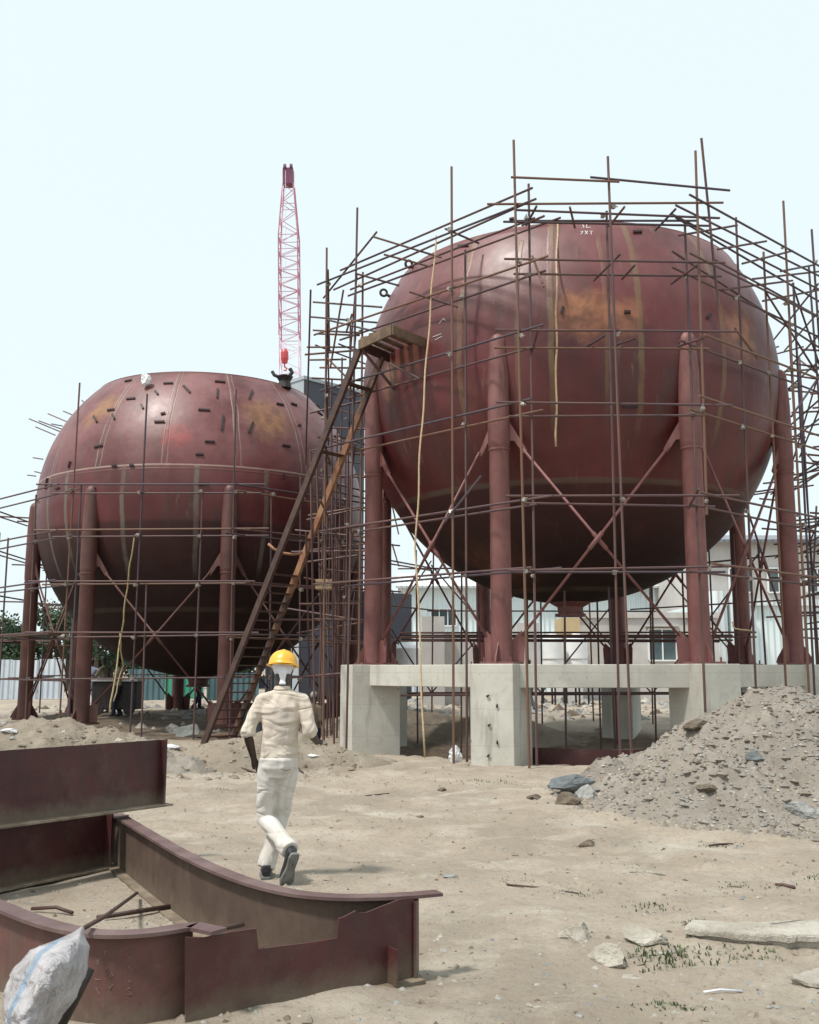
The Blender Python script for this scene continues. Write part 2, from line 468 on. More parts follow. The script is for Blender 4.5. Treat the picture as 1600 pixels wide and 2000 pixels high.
M['ground'] = soil('sandy_ground', (.39, .330, .262), (.295, .248, .195), (.50, .44, .365), (.19, .155, .118), shade_and_wear=True)
M['gravel'] = soil('gravelly_rubble_soil', (.32, .28, .235), (.24, .215, .185), (.40, .36, .31), (.15, .135, .115), .9, 1.5)
M['moundsoil'] = soil('dug_soil', (.31, .262, .205), (.235, .198, .155), (.38, .33, .265), (.18, .145, .10), .6, 1.3)
M['stone_grey'] = mottled('grey_stone', (.20, .20, .19), (.34, .33, .31), 5, .9, .6, 20, c=(.12, .12, .11))
M['stone_blue'] = mottled('blue_grey_stone', (.11, .12, .125), (.19, .205, .21), 5, .85, .6, 20)
M['stone_brown'] = mottled('brown_stone', (.10, .078, .056), (.17, .135, .10), 6, .95, .7, 20)
M['stone_white'] = mottled('pale_concrete_lump', (.36, .325, .27), (.50, .465, .40), 5, .9, .9, 30, c=(.20, .165, .12), bd=.03)
M['stone_rust'] = mottled('reddish_brick_bit', (.30, .20, .15), (.38, .27, .21), 8, .9, .5)
M['excav'] = mottled('tarp_grey', (.17, .18, .17), (.33, .33, .31), 3, .8, .6, 9)

# ---------------------------------------------------------------- ground
def hnoise(x, y, s, o=0.0): return noise.fractal(Vector((x * s + o, y * s - o, o)), 1.0, 2.0, 5)
def ground_h(x, y):
    k = 1 / (1 + (max(0, math.hypot(x, y - 12) - 30) / 40) ** 2)
    amp = .3 + .7 * min(1, max(0, (math.hypot((x + 2.2) / 3.0, (y - 6.8) / 2.6) - .75) * 2))
    h = .05 * hnoise(x, y, .35) + amp * (.032 * hnoise(x, y, 1.3, 5) + .022 * hnoise(x, y, 4.2, 9)) - amp * .03 * max(0, .12 - abs(noise.noise(Vector((x * .45 + 3, y * 1.1 - x * .25, 2))))) * 8
    # hollow dug out under and beyond the raised tank, bank around it
    d = math.hypot((x - 3.6) / 4.6, (y - 22.9) / 4.6)
    if d < 1: h -= .42 * (1 - d * d) ** .6
    tq = ((x + 3.1) / 2.4) ** 2 + ((y - 22.2) / 1.9) ** 2
    h -= .58 * math.exp(-tq * tq * 1.2)
    # tyre ruts
    for o_ in (0.0, 1.45):
        yy = y - (10.4 + o_ * .9 - .16 * x + .25 * math.sin(x * .6))
        if abs(yy) < .5: h += -.028 * math.exp(-yy * yy / .012) + .012 * math.exp(-(abs(yy) - .19) ** 2 / .004)
    # the ground climbs gently behind the first tank
    t = min(max((y - 25) / 6, 0), 1)
    h += .33 * t * t * (3 - 2 * t)
    h += .05 * math.exp(-((x - 1.2) ** 2 / 9 + (y - 17.0) ** 2 / .8)) + .05 * math.exp(-((x + .4) ** 2 + (y - 17.5) ** 2) / .8)
    return h * k if y < 25 else h * k + .33 * (1 - k)
def axis(a, b, step, far, g=1.18):
    v = list(np.arange(a, b + 1e-6, step)); s = step
    lo, hi = v[0], v[-1]; L, H = [], []
    while hi < far: s *= g; hi += s; H.append(hi)
    s = step
    while lo > -far: s *= g; lo -= s; L.append(lo)
    return L[::-1] + v + H
xs = axis(-6.0, 6.0, .055, 3500, 1.13)
ys = axis(3.8, 19, .055, 3500, 1.13)
bm = bmesh.new()
gv = [[bm.verts.new((x, y, ground_h(x, y))) for x in xs] for y in ys]
for j in range(len(ys) - 1):
    for i in range(len(xs) - 1):
        bm.faces.new((gv[j][i], gv[j][i + 1], gv[j + 1][i + 1], gv[j + 1][i]))
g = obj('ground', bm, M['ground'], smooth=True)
tag(g, kind='structure')

def mound(name, cx, cy, rx, ry, h, label, mat, seed, rough=.1, rz=0.0, pw=1.0, step=.05, cat='mound', group=None, flat=0.0):
    bm = bmesh.new()
    nx, ny = int(2.3 * rx / step), int(2.3 * ry / step)
    V = []
    for j in range(ny + 1):
        row = []
        for i in range(nx + 1):
            u, v = (-1.15 + 2.3 * i / nx), (-1.15 + 2.3 * j / ny)
            X, Y = u * rx, v * ry
            wx, wy = cx + X * math.cos(rz) - Y * math.sin(rz), cy + X * math.sin(rz) + Y * math.cos(rz)
            d = math.hypot(u, v) + .16 * hnoise(wx, wy, .8, seed)
            q = max(0.0, 1 - d)
            q = q ** pw
            q = math.sqrt(q * q + .004) - .063
            top = h * q + rough * hnoise(wx, wy, 1.3, seed) * min(1, q * 3) + rough * .45 * hnoise(wx, wy, 4.5, seed + 3) * min(1, q * 4) + rough * .28 * hnoise(wx, wy, 14, seed + 3) * min(1, q * 4)
            if flat: top = min(top, h - flat + .25 * (top - h + flat))
            row.append(bm.verts.new((wx - cx, wy - cy, ground_h(wx, wy) - .05 + top + (0 if d < 1.08 else -.12))))
        V.append(row)
    for j in range(ny):
        for i in range(nx):
            bm.faces.new((V[j][i], V[j][i + 1], V[j + 1][i + 1], V[j + 1][i]))
    o = obj(name, bm, mat, smooth=True, loc=(cx, cy, 0))
    return tag(o, label, cat, group)
mR = mound('gravel_mound', 4.98, 13.75, 3.10, 3.4, 1.66, 'tall grey mound of gravelly rubble in front of the concrete plinth at the right', M['gravel'], 3.1, .17, pw=1.0)
mL = mound('soil_mound', -6.6, 18.2, 3.4, 2.6, .88, 'broad low soil mound beyond the stacked girders, before the far tank', M['moundsoil'], 8.2, .10, pw=.8)
mC = mound('soil_mound', -2.35, 17.9, 2.2, 1.3, .70, 'sandy soil mound between the ladder foot and the left concrete pier', M['moundsoil'], 12.2, .08, pw=.75)
mD = mound('soil_mound', -4.25, 16.6, 1.1, .75, .50, 'small heap of dumped grey clods behind the stacked girders', M['gravel'], 22.2, .16, pw=.6)
mE = mound('soil_mound', .5, 26.8, 5.2, 1.2, .55, 'long shaded spoil bank under the raised tank', M['moundsoil'], 32.2, .12, pw=.7, step=.14)

from mathutils.bvhtree import BVHTree
def terrain_z(x, y):
    z = ground_h(x, y)
    for o, T in MT:
        hit = T.ray_cast(Vector((x - o.location.x, y - o.location.y, 5)), Vector((0, 0, -1)))
        if hit[0] is not None: z = max(z, hit[0].z)
    return z
MT = []
for o in (mR, mL, mC, mD, mE):
    b2 = bmesh.new(); b2.from_mesh(o.data); MT.append((o, BVHTree.FromBMesh(b2))); b2.free()

# ---------------------------------------------------------------- rocks
def rock_bm(size, seed, flat=.6, sub=3, bm=None, at=None, cuts=7):
    own = bm is None
    if own: bm = bmesh.new()
    r = bmesh.ops.create_icosphere(bm, subdivisions=sub, radius=1)
    rnd = random.Random(seed)
    planes = []
    for _ in range(cuts):
        a = Vector((rnd.uniform(-1, 1), rnd.uniform(-1, 1), rnd.uniform(-1, 1))).normalized()
        planes.append((a, rnd.uniform(.45, .8)))
    off = Vector((seed * 1.7, seed * .3, 0))
    rot = Matrix.Rotation(rnd.uniform(0, 2 * PI), 3, 'Z')
    for v in r['verts']:
        p = v.co.copy()
        for a, dd in planes:
            e = p.dot(a) - dd
            if e > 0: p -= a * e
        p *= 1 + .12 * noise.noise(p * 2.4 + off) + (.06 * noise.noise(p * 7 + off) + .035 * noise.noise(p * 17 + off) if sub > 2 else 0)
        p = rot @ p
        v.co = Vector((p.x * size[0], p.y * size[1], p.z * size[2] * flat))
        if at is not None: v.co += at
    return bm
def rock(px, py, size, mat, label, seed, name='rock', cat='rock', z=None, group=None, rz=0, sink=.35, sub=4):
    p = atZ(px, py, 0)
    for _ in range(6):
        zz = terrain_z(p.x, p.y)
        p = atZ(px, py, min(zz, 1.5))
    bm = rock_bm(size, seed, 1, sub)
    o = obj(name, bm, M[mat], smooth=False, loc=(p.x, p.y, terrain_z(p.x, p.y) + size[2] * sink))
    o.rotation_euler = (0, 0, rz)
    return tag(o, label, cat, group)
def hitm(px, py):
    d = ray(px, py); p = None
    t = 3.0
    while t < 60:
        q = Vector((0, 0, EYE)) + d * t
        if q.z < terrain_z(q.x, q.y): return q
        t += .06
    return q
def rockm(px, py, size, mat, label, seed, name='rock', cat='rock', rz=0, sink=.3, sub=5):
    p = hitm(px, py)
    o = obj(name, rock_bm(size, seed, 1, sub, cuts=14), M[mat], loc=(p.x, p.y, p.z + size[2] * sink))
    o.rotation_euler = (0, 0, rz)
    return tag(o, label, cat)
rockm(1127, 1842, (.15, .075, .10), 'stone_white', 'pale broken concrete lump, leftmost of the broken pieces in the right foreground', 3, 'concrete_lump', 'rubble', rz=-.7)
rockm(1182, 1886, (.16, .09, .10), 'stone_white', 'pale flat-topped concrete lump lying nearest the camera in the right foreground', 5, 'concrete_lump', 'rubble', rz=-.5)
rockm(1262, 1846, (.17, .085, .095), 'stone_white', 'whitish broken concrete lump between the grass tuft and the long slab', 8, 'concrete_lump', 'rubble', rz=-.3)
rockm(1290, 1872, (.12, .06, .035), 'stone_white', 'small flat concrete flake beside the grass tuft', 11, 'concrete_lump', 'rubble', rz=.4)
rockm(1240, 1915, (.13, .08, .02), 'stone_white', 'sunken concrete flake flush with the sand in the right foreground', 12, 'concrete_lump', 'rubble', rz=.2)
rockm(1125, 1538, (.42, .20, .13), 'stone_blue', 'blue-grey angular boulder at the foot of the gravel mound', 16, 'boulder', 'rock', rz=.45)
rockm(1110, 1570, (.20, .16, .13), 'stone_brown', 'dark brown clod just below the blue-grey boulder', 17, 'boulder', 'rock')
rockm(1140, 1560, (.16, .14, .14), 'stone_grey', 'small grey block leaning beside the blue-grey boulder', 18, 'boulder', 'rock')
rockm(1042, 1562, (.14, .10, .06), 'stone_brown', 'low reddish-brown stone left of the gravel mound', 19, 'boulder', 'rock')
rockm(1572, 1595, (.26, .17, .13), 'stone_grey', 'light grey boulder on the lower right edge of the gravel mound', 21, 'boulder', 'rock')
rockm(1478, 1486, (.17, .12, .09), 'stone_blue', 'rounded blue-grey stone high on the gravel mound', 23, 'boulder', 'rock')
rockm(1375, 1545, (.13, .10, .08), 'stone_brown', 'dark clod in the middle of the gravel mound', 24, 'boulder', 'rock')
rockm(1148, 1652, (.10, .06, .05), 'stone_brown', 'dark brown stone lying alone on open sand', 26, 'stone', 'rock')
rockm(1362, 1422, (.25, .15, .13), 'stone_brown', 'big brown clod on the left shoulder of the gravel mound against the pier', 27, 'boulder', 'rock')
rockm(1440, 1362, (.11, .09, .07), 'stone_grey', 'grey stone just below the peak of the gravel mound', 28, 'boulder', 'rock')
rockm(880, 1715, (.075, .05, .03), 'stone_grey', 'flat grey stone on the sand right of the curved girder', 29, 'stone', 'rock')
rockm(862, 1545, (.07, .06, .04), 'stone_brown', 'small dark stone on the sand in front of the middle pier', 30, 'stone', 'rock')
rockm(150, 1378, (.25, .20, .16), 'stone_grey', 'rounded boulder on the crest of the far left soil mound', 31, 'boulder', 'rock')
rockm(372, 1440, (.36, .25, .30), 'excav', 'large crumpled grey clod on the small heap behind the stacked girders', 33, 'boulder', 'rock')
rockm(340, 1432, (.30, .25, .22), 'stone_grey', 'grey clod left of the large crumpled clod', 34, 'boulder', 'rock')
# long broken slab
def slab(name, pts, th, label, seed, mat='stone_white'):
    P = [hitm(*p) for p in pts]
    c = sum(P, Vector()) / len(P)
    bm = bmesh.new()
    ring = []
    N = len(P)
    dens = []
    for i in range(N):
        a, b = P[i], P[(i + 1) % N]
        k = max(2, int((b - a).length / .04))
        for j in range(k):
            q = a.lerp(b, j / k)
            q = q + Vector((noise.noise(q * 9 + Vector((seed, 0, 0))), noise.noise(q * 9 + Vector((0, seed, 0))), 0)) * .035
            dens.append(q)
    lay = []
    for (s, zz) in ((.86, -.04), (.90, th * .15), (1.0, th * .35), (1.0, th * .8), (.97, th), (.75, th * 1.05), (.45, th * 1.06), (.12, th * 1.08)):
        row = []
        for q in dens:
            v = (q - c) * s
            zz2 = zz + (.010 * noise.noise(q * 14 + Vector((0, 0, zz * 9))) if zz > 0 else 0)
            row.append(bm.verts.new((v.x + .012 * noise.noise(q * 20 + Vector((zz * 30, 0, 0))), v.y, zz2)))
        lay.append(row)
    for A, B in zip(lay, lay[1:]):
        for k in range(len(dens)):
            bm.faces.new((A[k], A[(k + 1) % len(dens)], B[(k + 1) % len(dens)], B[k]))
    bm.faces.new(lay[-1])
    bm.faces.new(lay[0][::-1])
    o = obj(name, bm, M[mat], loc=(c.x, c.y, terrain_z(c.x, c.y)))
    return tag(o, label, 'slab')
slab('concrete_slab', [(1335, 1838), (1450, 1852), (1540, 1862), (1650, 1862), (1650, 1815), (1560, 1818), (1420, 1822), (1350, 1816)], .06, 'long thin broken concrete slab lying across the right foreground', 2)
slab('concrete_slab', [(1540, 1925), (1600, 1935), (1680, 1935), (1680, 1912), (1600, 1908)], .03, 'short slab fragment at the right edge below the long slab', 7)

# loose pebbles: nobody could count them
def scatter(name, n, gen, mats, lo, hi, seed):
    rnd = random.Random(seed)
    for mi, mat in enumerate(mats):
        V, Fc = [], []
        for k in range(int(n / len(mats) * (1.2, 1.6, 1.0, .12)[mi])):
            x, y = gen(rnd)
            s = (lo + (hi - lo) * rnd.random() ** (4 if mi else 7)) * (.6 if mi == 3 else 1)
            z = terrain_z(x, y)
            b = len(V)
            a0 = rnd.uniform(0, PI)
            for (dx, dy, dz) in ((1, 0, 0), (.3, .8, .1), (-.8, .5, 0), (-.7, -.6, .1), (.4, -.9, 0), (.2, .1, .75), (-.3, -.1, .65), (0, 0, -1.1)):
                dx, dy, dz = dx * rnd.uniform(.6, 1.15), dy * rnd.uniform(.6, 1.15), dz * rnd.uniform(.6, 1.2) + rnd.uniform(-.2, .2)
                V.append((x + s * (dx * math.cos(a0) - dy * math.sin(a0)), y + s * (dx * math.sin(a0) + dy * math.cos(a0)), z + s * dz * .8 - .12 * s))
            for f in ((0, 1, 5), (1, 6, 5), (1, 2, 6), (2, 3, 6), (3, 4, 6), (4, 5, 6), (4, 0, 5), (1, 0, 7), (2, 1, 7), (3, 2, 7), (4, 3, 7), (0, 4, 7)):
                Fc.append(tuple(b + q for q in f))
        me = bpy.data.meshes.new(name)
        me.from_pydata(V, [], Fc)
        me.materials.append(M[mat])
        tag(link(bpy.data.objects.new(name, me)), kind='stuff', label=f'loose {("pale","grey","brown","reddish")[mi]} pebbles strewn over the {"gravel mound" if "gravel" in name else "yard behind the tanks" if "far" in name else "sand"}', cat='pebbles')
def gm(r):
    a, q = r.uniform(0, 2 * PI), math.sqrt(r.random())
    return 4.95 + 3.1 * q * math.cos(a), 13.3 + 3.4 * q * math.sin(a)
def gs(r):
    y = 4.6 + 14 * r.random() ** 1.3
    return r.uniform(-.46, .46) * y * 1.05, y
def gl(r): return r.uniform(-9.5, -.8), r.uniform(15.5, 20.5)
scatter('gravel', 11000, gm, ['stone_white', 'stone_grey', 'stone_brown', 'stone_rust'], .006, .05, 1)
scatter('pebbles', 5200, gs, ['stone_white', 'stone_grey', 'stone_brown'], .004, .032, 2)
def gf(r):
    return r.uniform(-1.5, 10), r.uniform(28.5, 44)
def gf2(r):
    return r.uniform(-13, -2), r.uniform(26, 42)
scatter('far_rubble', 700, gf, ['stone_white', 'stone_grey', 'stone_brown'], .04, .38, 13)
scatter('far_rubble', 500, gf2, ['stone_white', 'stone_grey', 'stone_brown'], .03, .28, 14)
scatter('clods', 900, gl, ['stone_white', 'stone_grey', 'stone_brown'], .015, .085, 3)
scatter('gravel_clods', 5200, gm, ['gravel'], .02, .10, 31)
scatter('sand_clods', 3600, gs, ['ground'], .006, .05, 32)
scatter('soil_clods', 1500, gl, ['moundsoil'], .02, .11, 33)

# grass tufts
def tuft_field():
    V, Fc = [], []
    rnd = random.Random(5)
    spots = [(1300, 1885, .24, 200, .055), (1250, 1870, .12, 30, .04), (1340, 1860, .14, 35, .04), (1165, 1790, .0, 0, 0), (1270, 1780, .18, 90, .035), (1370, 1800, .14, 60, .03), (1120, 1748, .2, 80, .022), (1010, 1725, .25, 60, .022),
             (1400, 1655, .25, 60, .03), (1040, 1835, .0, 0, 0), (1310, 1965, .16, 90, .03), (1430, 1870, .2, 60, .035), (1490, 1870, .14, 50, .035), (930, 1525, .6, 90, .05), (1000, 1530, .5, 70, .045), (740, 1530, .5, 50, .03), (1530, 1735, .2, 40, .03), (1590, 1720, .2, 50, .04), (640, 1610, .2, 25, .02), (1440, 1735, .2, 40, .03), (430, 1545, .3, 40, .04), (1240, 1690, .15, 25, .02)]
    for (px, py, sp, cnt, ht) in spots:
        if not cnt: continue
        c = hitm(px, py)
        for _ in range(int(cnt * .7)):
            x, y = c.x + rnd.gauss(0, sp * .5), c.y + rnd.gauss(0, sp * .35)
            z = terrain_z(x, y) - .003
            a = rnd.uniform(0, 2 * PI); h = ht * .62 * rnd.uniform(.4, 1.3); ww = .004 + .003 * rnd.random()
            lx, ly = math.cos(a) * h * rnd.uniform(.3, 1.2), math.sin(a) * h * rnd.uniform(.3, 1.2)
            b = len(V)
            tx, ty = -math.sin(a) * ww, math.cos(a) * ww
            V += [(x - tx, y - ty, z), (x + tx, y + ty, z), (x + lx * .5 + tx * .7, y + ly * .5 + ty * .7, z + h * .7), (x + lx * .5 - tx * .7, y + ly * .5 - ty * .7, z + h * .7), (x + lx, y + ly, z + h)]
            Fc += [(b, b + 1, b + 2, b + 3), (b + 3, b + 2, b + 4)]
    me = bpy.data.meshes.new('grass')
    me.from_pydata(V, [], Fc)
    me.materials.append(M['grass'])
    tag(link(bpy.data.objects.new('grass', me)), 'sparse short green grass sprouting between the concrete lumps and on the sand', 'grass', kind='stuff')
tuft_field()

# ---------------------------------------------------------------- tanks
RT = 4.66
CR = Vector((3.585, 22.70, 7.74))
CL = Vector((-6.067, 29.57, 6.09))
def azof(c, p):
    v = Vector(p) - Vector(c)
    return math.atan2(v.x, -v.y)
def ring_dirs(c, a0):
    bear = math.atan2(c.x, c.y)
    out = []
    for k in range(8):
        a = R_(a0 + 45 * k)
        dx, dy = math.sin(a), -math.cos(a)
        out.append(Vector((dx * math.cos(bear) + dy * math.sin(bear), -dx * math.sin(bear) + dy * math.cos(bear), 0)))
    return out
def shell(cut_deg, th=.03):
    bm = bmesh.new()
    prof = []
    a1 = R_(cut_deg)
    n_ = 72
    for i in range(n_ + 1):
        a = -PI / 2 + (a1 + PI / 2) * i / n_
        prof.append((RT * math.cos(a) if i else 0, RT * math.sin(a)))
    for i in range(n_, -1, -1):
        a = -PI / 2 + (a1 + PI / 2) * i / n_
        prof.append(((RT - th) * math.cos(a) if i else 0, (RT - th) * math.sin(a)))
    lathe(bm, prof, 144)
    return bm
def build_tank(c, a0, cut, zbase, mat, label, ring_z, pier=True, cmat=None):
    cmat = cmat or M['column']
    t = empty('sphere_tank', (c.x, c.y, zbase), label, 'tank')
    L = lambda p: Vector(p) - Vector((c.x, c.y, zbase))
    sh = obj('shell', shell(cut), mat, t, smooth=True, loc=(0, 0, c.z - zbase))
    sh['label'] = 'red oxide primed shell plates with rust stains'
    # rim angle ring at the open top
    bm = bmesh.new()
    rr, rz = RT * math.cos(R_(cut)), RT * math.sin(R_(cut))
    lathe(bm, [(rr - .02, rz - .03), (rr + .012, rz - .035), (rr + .005, rz + .012), (rr - .04, rz + .012), (rr - .02, rz - .03)], 144)
    obj('rim', bm, cmat, t, smooth=False, loc=(0, 0, c.z - zbase))
    # bottom outlet
    bm = bmesh.new()
    lathe(bm, [(0, -.02), (.46, .04), (.44, .0), (.29, -.08), (.27, -.22), (.34, -.23), (.34, -.29), (0, -.29)], 32)
    obj('bottom_nozzle', bm, cmat, t, smooth=False, loc=(0, 0, c.z - RT - zbase))
    dirs = ring_dirs(c, a0)
    cols = []
    zeq = c.z - zbase
    zj = zeq - 2.05
    for d in dirs:
        p = d * (RT - .03)
        bm = bmesh.new()
        zt_ = zeq + .16
        prof = [(.195, .03), (.185, zj), (.195, zj + .02), (.205, zj + .10), (.205, zj + .6), (.195, zt_ - .8), (.165, zt_ - .2)]
        for i in range(1, 7):
            a = PI / 2 * i / 6
            prof.append((.165 * math.cos(a) if i < 6 else 0, zt_ - .2 + .2 * math.sin(a)))
        prof = [(0, .03)] + prof
        lathe(bm, prof, 28)
        # weld bead where lower and upper lengths meet
        lathe(bm, [(.18, zj - .06), (.205, zj - .05), (.205, zj - .02), (.18, zj - .01)], 28)
        co = obj('column', bm, cmat, t, smooth=True, loc=p)
        co.modifiers.new('edge', 'EDGE_SPLIT').split_angle = R_(50)
        rz_ = math.atan2(d.y, d.x)
        bm = bmesh.new()
        box(bm, (0, 0, .02), (.62, .62, .04))
        for k in range(4):
            a = k * PI / 2 + PI / 4 * 0
            e = Vector((math.cos(a), math.sin(a), 0)); q = Vector((-e.y, e.x, 0))
            if k % 2 == 0:
                plate(bm, [e * .16 + Vector((0, 0, .04)), e * .36 + Vector((0, 0, .04)), e * .33 + Vector((0, 0, .14)), e * .17 + Vector((0, 0, .42))], .018, q)
        for sx in (-1, 1):
            for sy in (-1, 1):
                tube(bm, [(sx * .25, sy * .25, .04), (sx * .25, sy * .25, .12)], .018, 6)
        bp = obj('base_plate', bm, cmat, co)
        bp.rotation_euler = (0, 0, rz_)
        cols.append((p, d))
    # lower gussets, upper wing plates and crossed tie rods between neighbours
    for k in range(8):
        p, q = cols[k][0], cols[(k + 1) % 8][0]
        u = (q - p).normalized()
        out = (cols[k][1] + cols[(k + 1) % 8][1]).normalized()
        for (a, s) in ((p, 1), (q, -1)):
            e = u * s
            bm = bmesh.new()
            plate(bm, [a + e * .15 + Vector((0, 0, .04)), a + e * .40 + Vector((0, 0, .04)), a + e * .42 + Vector((0, 0, .46)), a + e * .36 + Vector((0, 0, .60)), a + e * .17 + Vector((0, 0, .42))], .02, out)
            obj('gusset', bm, cmat, t)
            bm = bmesh.new()
            plate(bm, [a + e * .17 + Vector((0, 0, zj + .55)), a + e * .52 + Vector((0, 0, zj - .05)), a + e * .44 + Vector((0, 0, zj - .10)), a + e * .28 + Vector((0, 0, zj + .14)), a + e * .17 + Vector((0, 0, zj + .14))], .02, out)
            obj('wing_plate', bm, cmat, t)
        for (a, b, s, off) in ((p, q, 1, .0), (q, p, -1, .06)):
            bm = bmesh.new()
            s0 = a + u * s * .44 + Vector((0, 0, zj - .02)) + out * off
            s1 = b - u * s * .36 + Vector((0, 0, .50)) + out * off
            mid = s0.lerp(s1, .5); dd = (s1 - s0).normalized()
            tube(bm, [s0, mid - dd * .2, mid - dd * .19, mid + dd * .19, mid + dd * .2, s1], [.026, .026, .042, .042, .026, .026], 8)
            obj('tie_rod', bm, cmat, t, smooth=True)
    return t, cols, L
aR = lambda px, py: azof(CR, atS(px, py, CR, RT))
aL = lambda px, py: azof(CL, atS(px, py, CL, RT))
zL = lambda px, py: atS(px, py, CL, RT).z - CL.z
zR = lambda px, py: atS(px, py, CR, RT).z - CR.z
ust = aR(1245, 600); dst = R_(22.5)
RUST = (.24, .105, .04); OCH = (.19, .135, .065); GRY = (.20, .17, .14); PALE = (.42, .34, .30)
spR = [(tuple(atS(px, py, CR, RT) - CR), r, (.36, .155, .075), .80) for px, py, r in ((1140, 615, .62), (1220, 620, .45), (1450, 655, .70), (1120, 590, .35), (760, 740, .45))]
spR += [(tuple(atS(px, py, CR, RT) - CR), r, (.13, .045, .025), .7) for px, py, r in ((980, 1110, 1.0), (800, 700, .5), (860, 1090, .6))]
lz = zR(1120, 938)
seamR = [(-2.0, 3.2, [aR(x_, 560) for x_ in (905, 1075, 1245, 1395, 1480)], .075, OCH, .62),
         (-1.8, 2.2, [aR(1187, 700), aR(1010, 700)], .05, OCH, .4),
         (-3.0, lz, [aR(x_, 960) for x_ in (880, 1000, 1140, 1290, 1400)], .06, (.10, .07, .05), .4)]
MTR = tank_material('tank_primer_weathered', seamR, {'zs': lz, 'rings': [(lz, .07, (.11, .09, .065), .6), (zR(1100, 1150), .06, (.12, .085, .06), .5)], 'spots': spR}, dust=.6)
spL = [(tuple(atS(px, py, CL, RT) - CL), r, (.30, .145, .055), .80) for px, py, r in ((205, 795, .55), (525, 815, .80), (180, 815, .4))]
spL += [(tuple(atS(345, 850, CL, RT) - CL), .45, (.30, .05, .045), .7)]
lzL = zL(320, 907)
upL = [aL(x_, y_) for x_, y_ in ((190, 890), (317, 880), (459, 880), (588, 900), (110, 890), (668, 900))]
dnL = [aL(x_, 1000) for x_ in (93, 128, 238, 383, 520, 612)]
seamL = [(lzL, 3.6, upL, .020, (.30, .25, .20), .7), (lzL, 3.6, [a + .032 for a in upL], .018, (.27, .22, .17), .6), (lzL, 3.6, [a + .016 for a in upL], .035, (.09, .06, .05), .35),
         (-2.4, lzL, dnL, .08, (.17, .16, .13), .6)]
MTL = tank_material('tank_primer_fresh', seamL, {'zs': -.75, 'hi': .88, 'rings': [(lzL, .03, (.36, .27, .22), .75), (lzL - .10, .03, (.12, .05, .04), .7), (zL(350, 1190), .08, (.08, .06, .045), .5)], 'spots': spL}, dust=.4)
ZP = 1.72
tR, colsR, LR = build_tank(CR, 29.5, 33.4, ZP, MTR, 'raised red-primed sphere tank wrapped in scaffolding on an octagonal concrete plinth', 0)
ZL0 = .30
tL, colsL, LL = build_tank(CL, 8.0, 48.0, ZL0, MTL, 'lower red-primed sphere tank standing at ground level at the left', 0, cmat=M['columnold'])

# dark lifting lugs welded on the shells
def lug(px, py, ang, ln, c, t, zb, lift=.05, name='lug', wd=.035, hgt=.045):
    p = atS(px, py, c, RT)
    nrm = (p - c).normalized()
    e = Vector((0, 0, 1)).cross(nrm).normalized(); up = nrm.cross(e)
    d = e * math.cos(ang) + up * math.sin(ang)
    s = nrm.cross(d)
    m = Matrix((( *[d.x, s.x, nrm.x], 0), (d.y, s.y, nrm.y, 0), (d.z, s.z, nrm.z, 0), (0, 0, 0, 1)))
    bm = bmesh.new()
    bmesh.ops.transform(bm, matrix=Matrix.Identity(4), verts=box(bm, (0, 0, hgt / 2 - .01), (ln, .02, hgt)))
    box(bm, (0, wd / 2 + .0105, .004 + hgt - .012), (ln * .98, wd, .014))
    bmesh.ops.transform(bm, matrix=Matrix.Translation(p - Vector((c.x, c.y, zb))) @ m, verts=bm.verts)
    return obj(name, bm, M['lug'], t)
for (px, py, a, l_) in ((251, 745, 0, .24), (329, 750, 0, .26), (256, 780, 0, .27), (364, 761, -.95, .36), (277, 795, -1, .18), (305, 768, -.9, .2), (217, 802, 0, .24), (221, 815, -.9, .25), (186, 820, -.75, .35), (312, 825, 0, .27), (319, 809, .3, .12),
                        (193, 873, .1, .27), (137, 908, 1.4, .18), (430, 747, 0, .28), (426, 769, 1.5, .38), (491, 772, 1.15, .42), (399, 802, 0, .3), (436, 827, 1.45, .46), (491, 836, 1.15, .40), (547, 791, 0, .24), (574, 791, -.1, .22), (410, 864, 0, .25),
                        (559, 872, 0, .25), (620, 794, -.3, .2), (625, 809, -.3, .25), (585, 832, .2, .12), (655, 854, -.1, .2), (390, 889, 0, .2), (224, 911, 0, .15), (258, 910, 0, .12), (113, 955, 0, .2), (92, 945, 1.5, .3), (180, 955, 0, .25), (398, 947, .1, .28), (555, 930, 1.5, .15), (645, 905, 0, .2)):
    lug(px, py, a, l_, CL, tL, ZL0)
for (px, py, a, l_) in ((1245, 455, .2, .2), (1440, 517, .3, .25), (905, 482, -.3, .3), (1100, 607, 1.3, .15), (1385, 620, .8, .15), (1230, 795, 0, .3), (1225, 612, 0, .12), (1000, 430, 0, .1)):
    lug(px, py, a, l_, CR, tR, ZP)
# ring shackles on the silhouette
for (px, py) in ((760, 578), (808, 524)):
    p = atS(px, py, CR, RT - .02) - Vector((CR.x, CR.y, ZP)); nrm = (atS(px, py, CR, RT) - CR).normalized()
    bm = bmesh.new()
    e = Vector((.8, .6, 0)); 
    cc = p + nrm * .14
    v = nrm.cross(Vector((0, 1, 0))).normalized()
    tube(bm, [cc + (nrm * math.cos(a) + v * math.sin(a)) * .075 for a in [2 * PI * k / 14 for k in range(15)]], .028, 8)
    tube(bm, [p - nrm * .05, p + nrm * .08], .035, 8)
    obj('lifting_eye', bm, M['black'], tR, smooth=True)
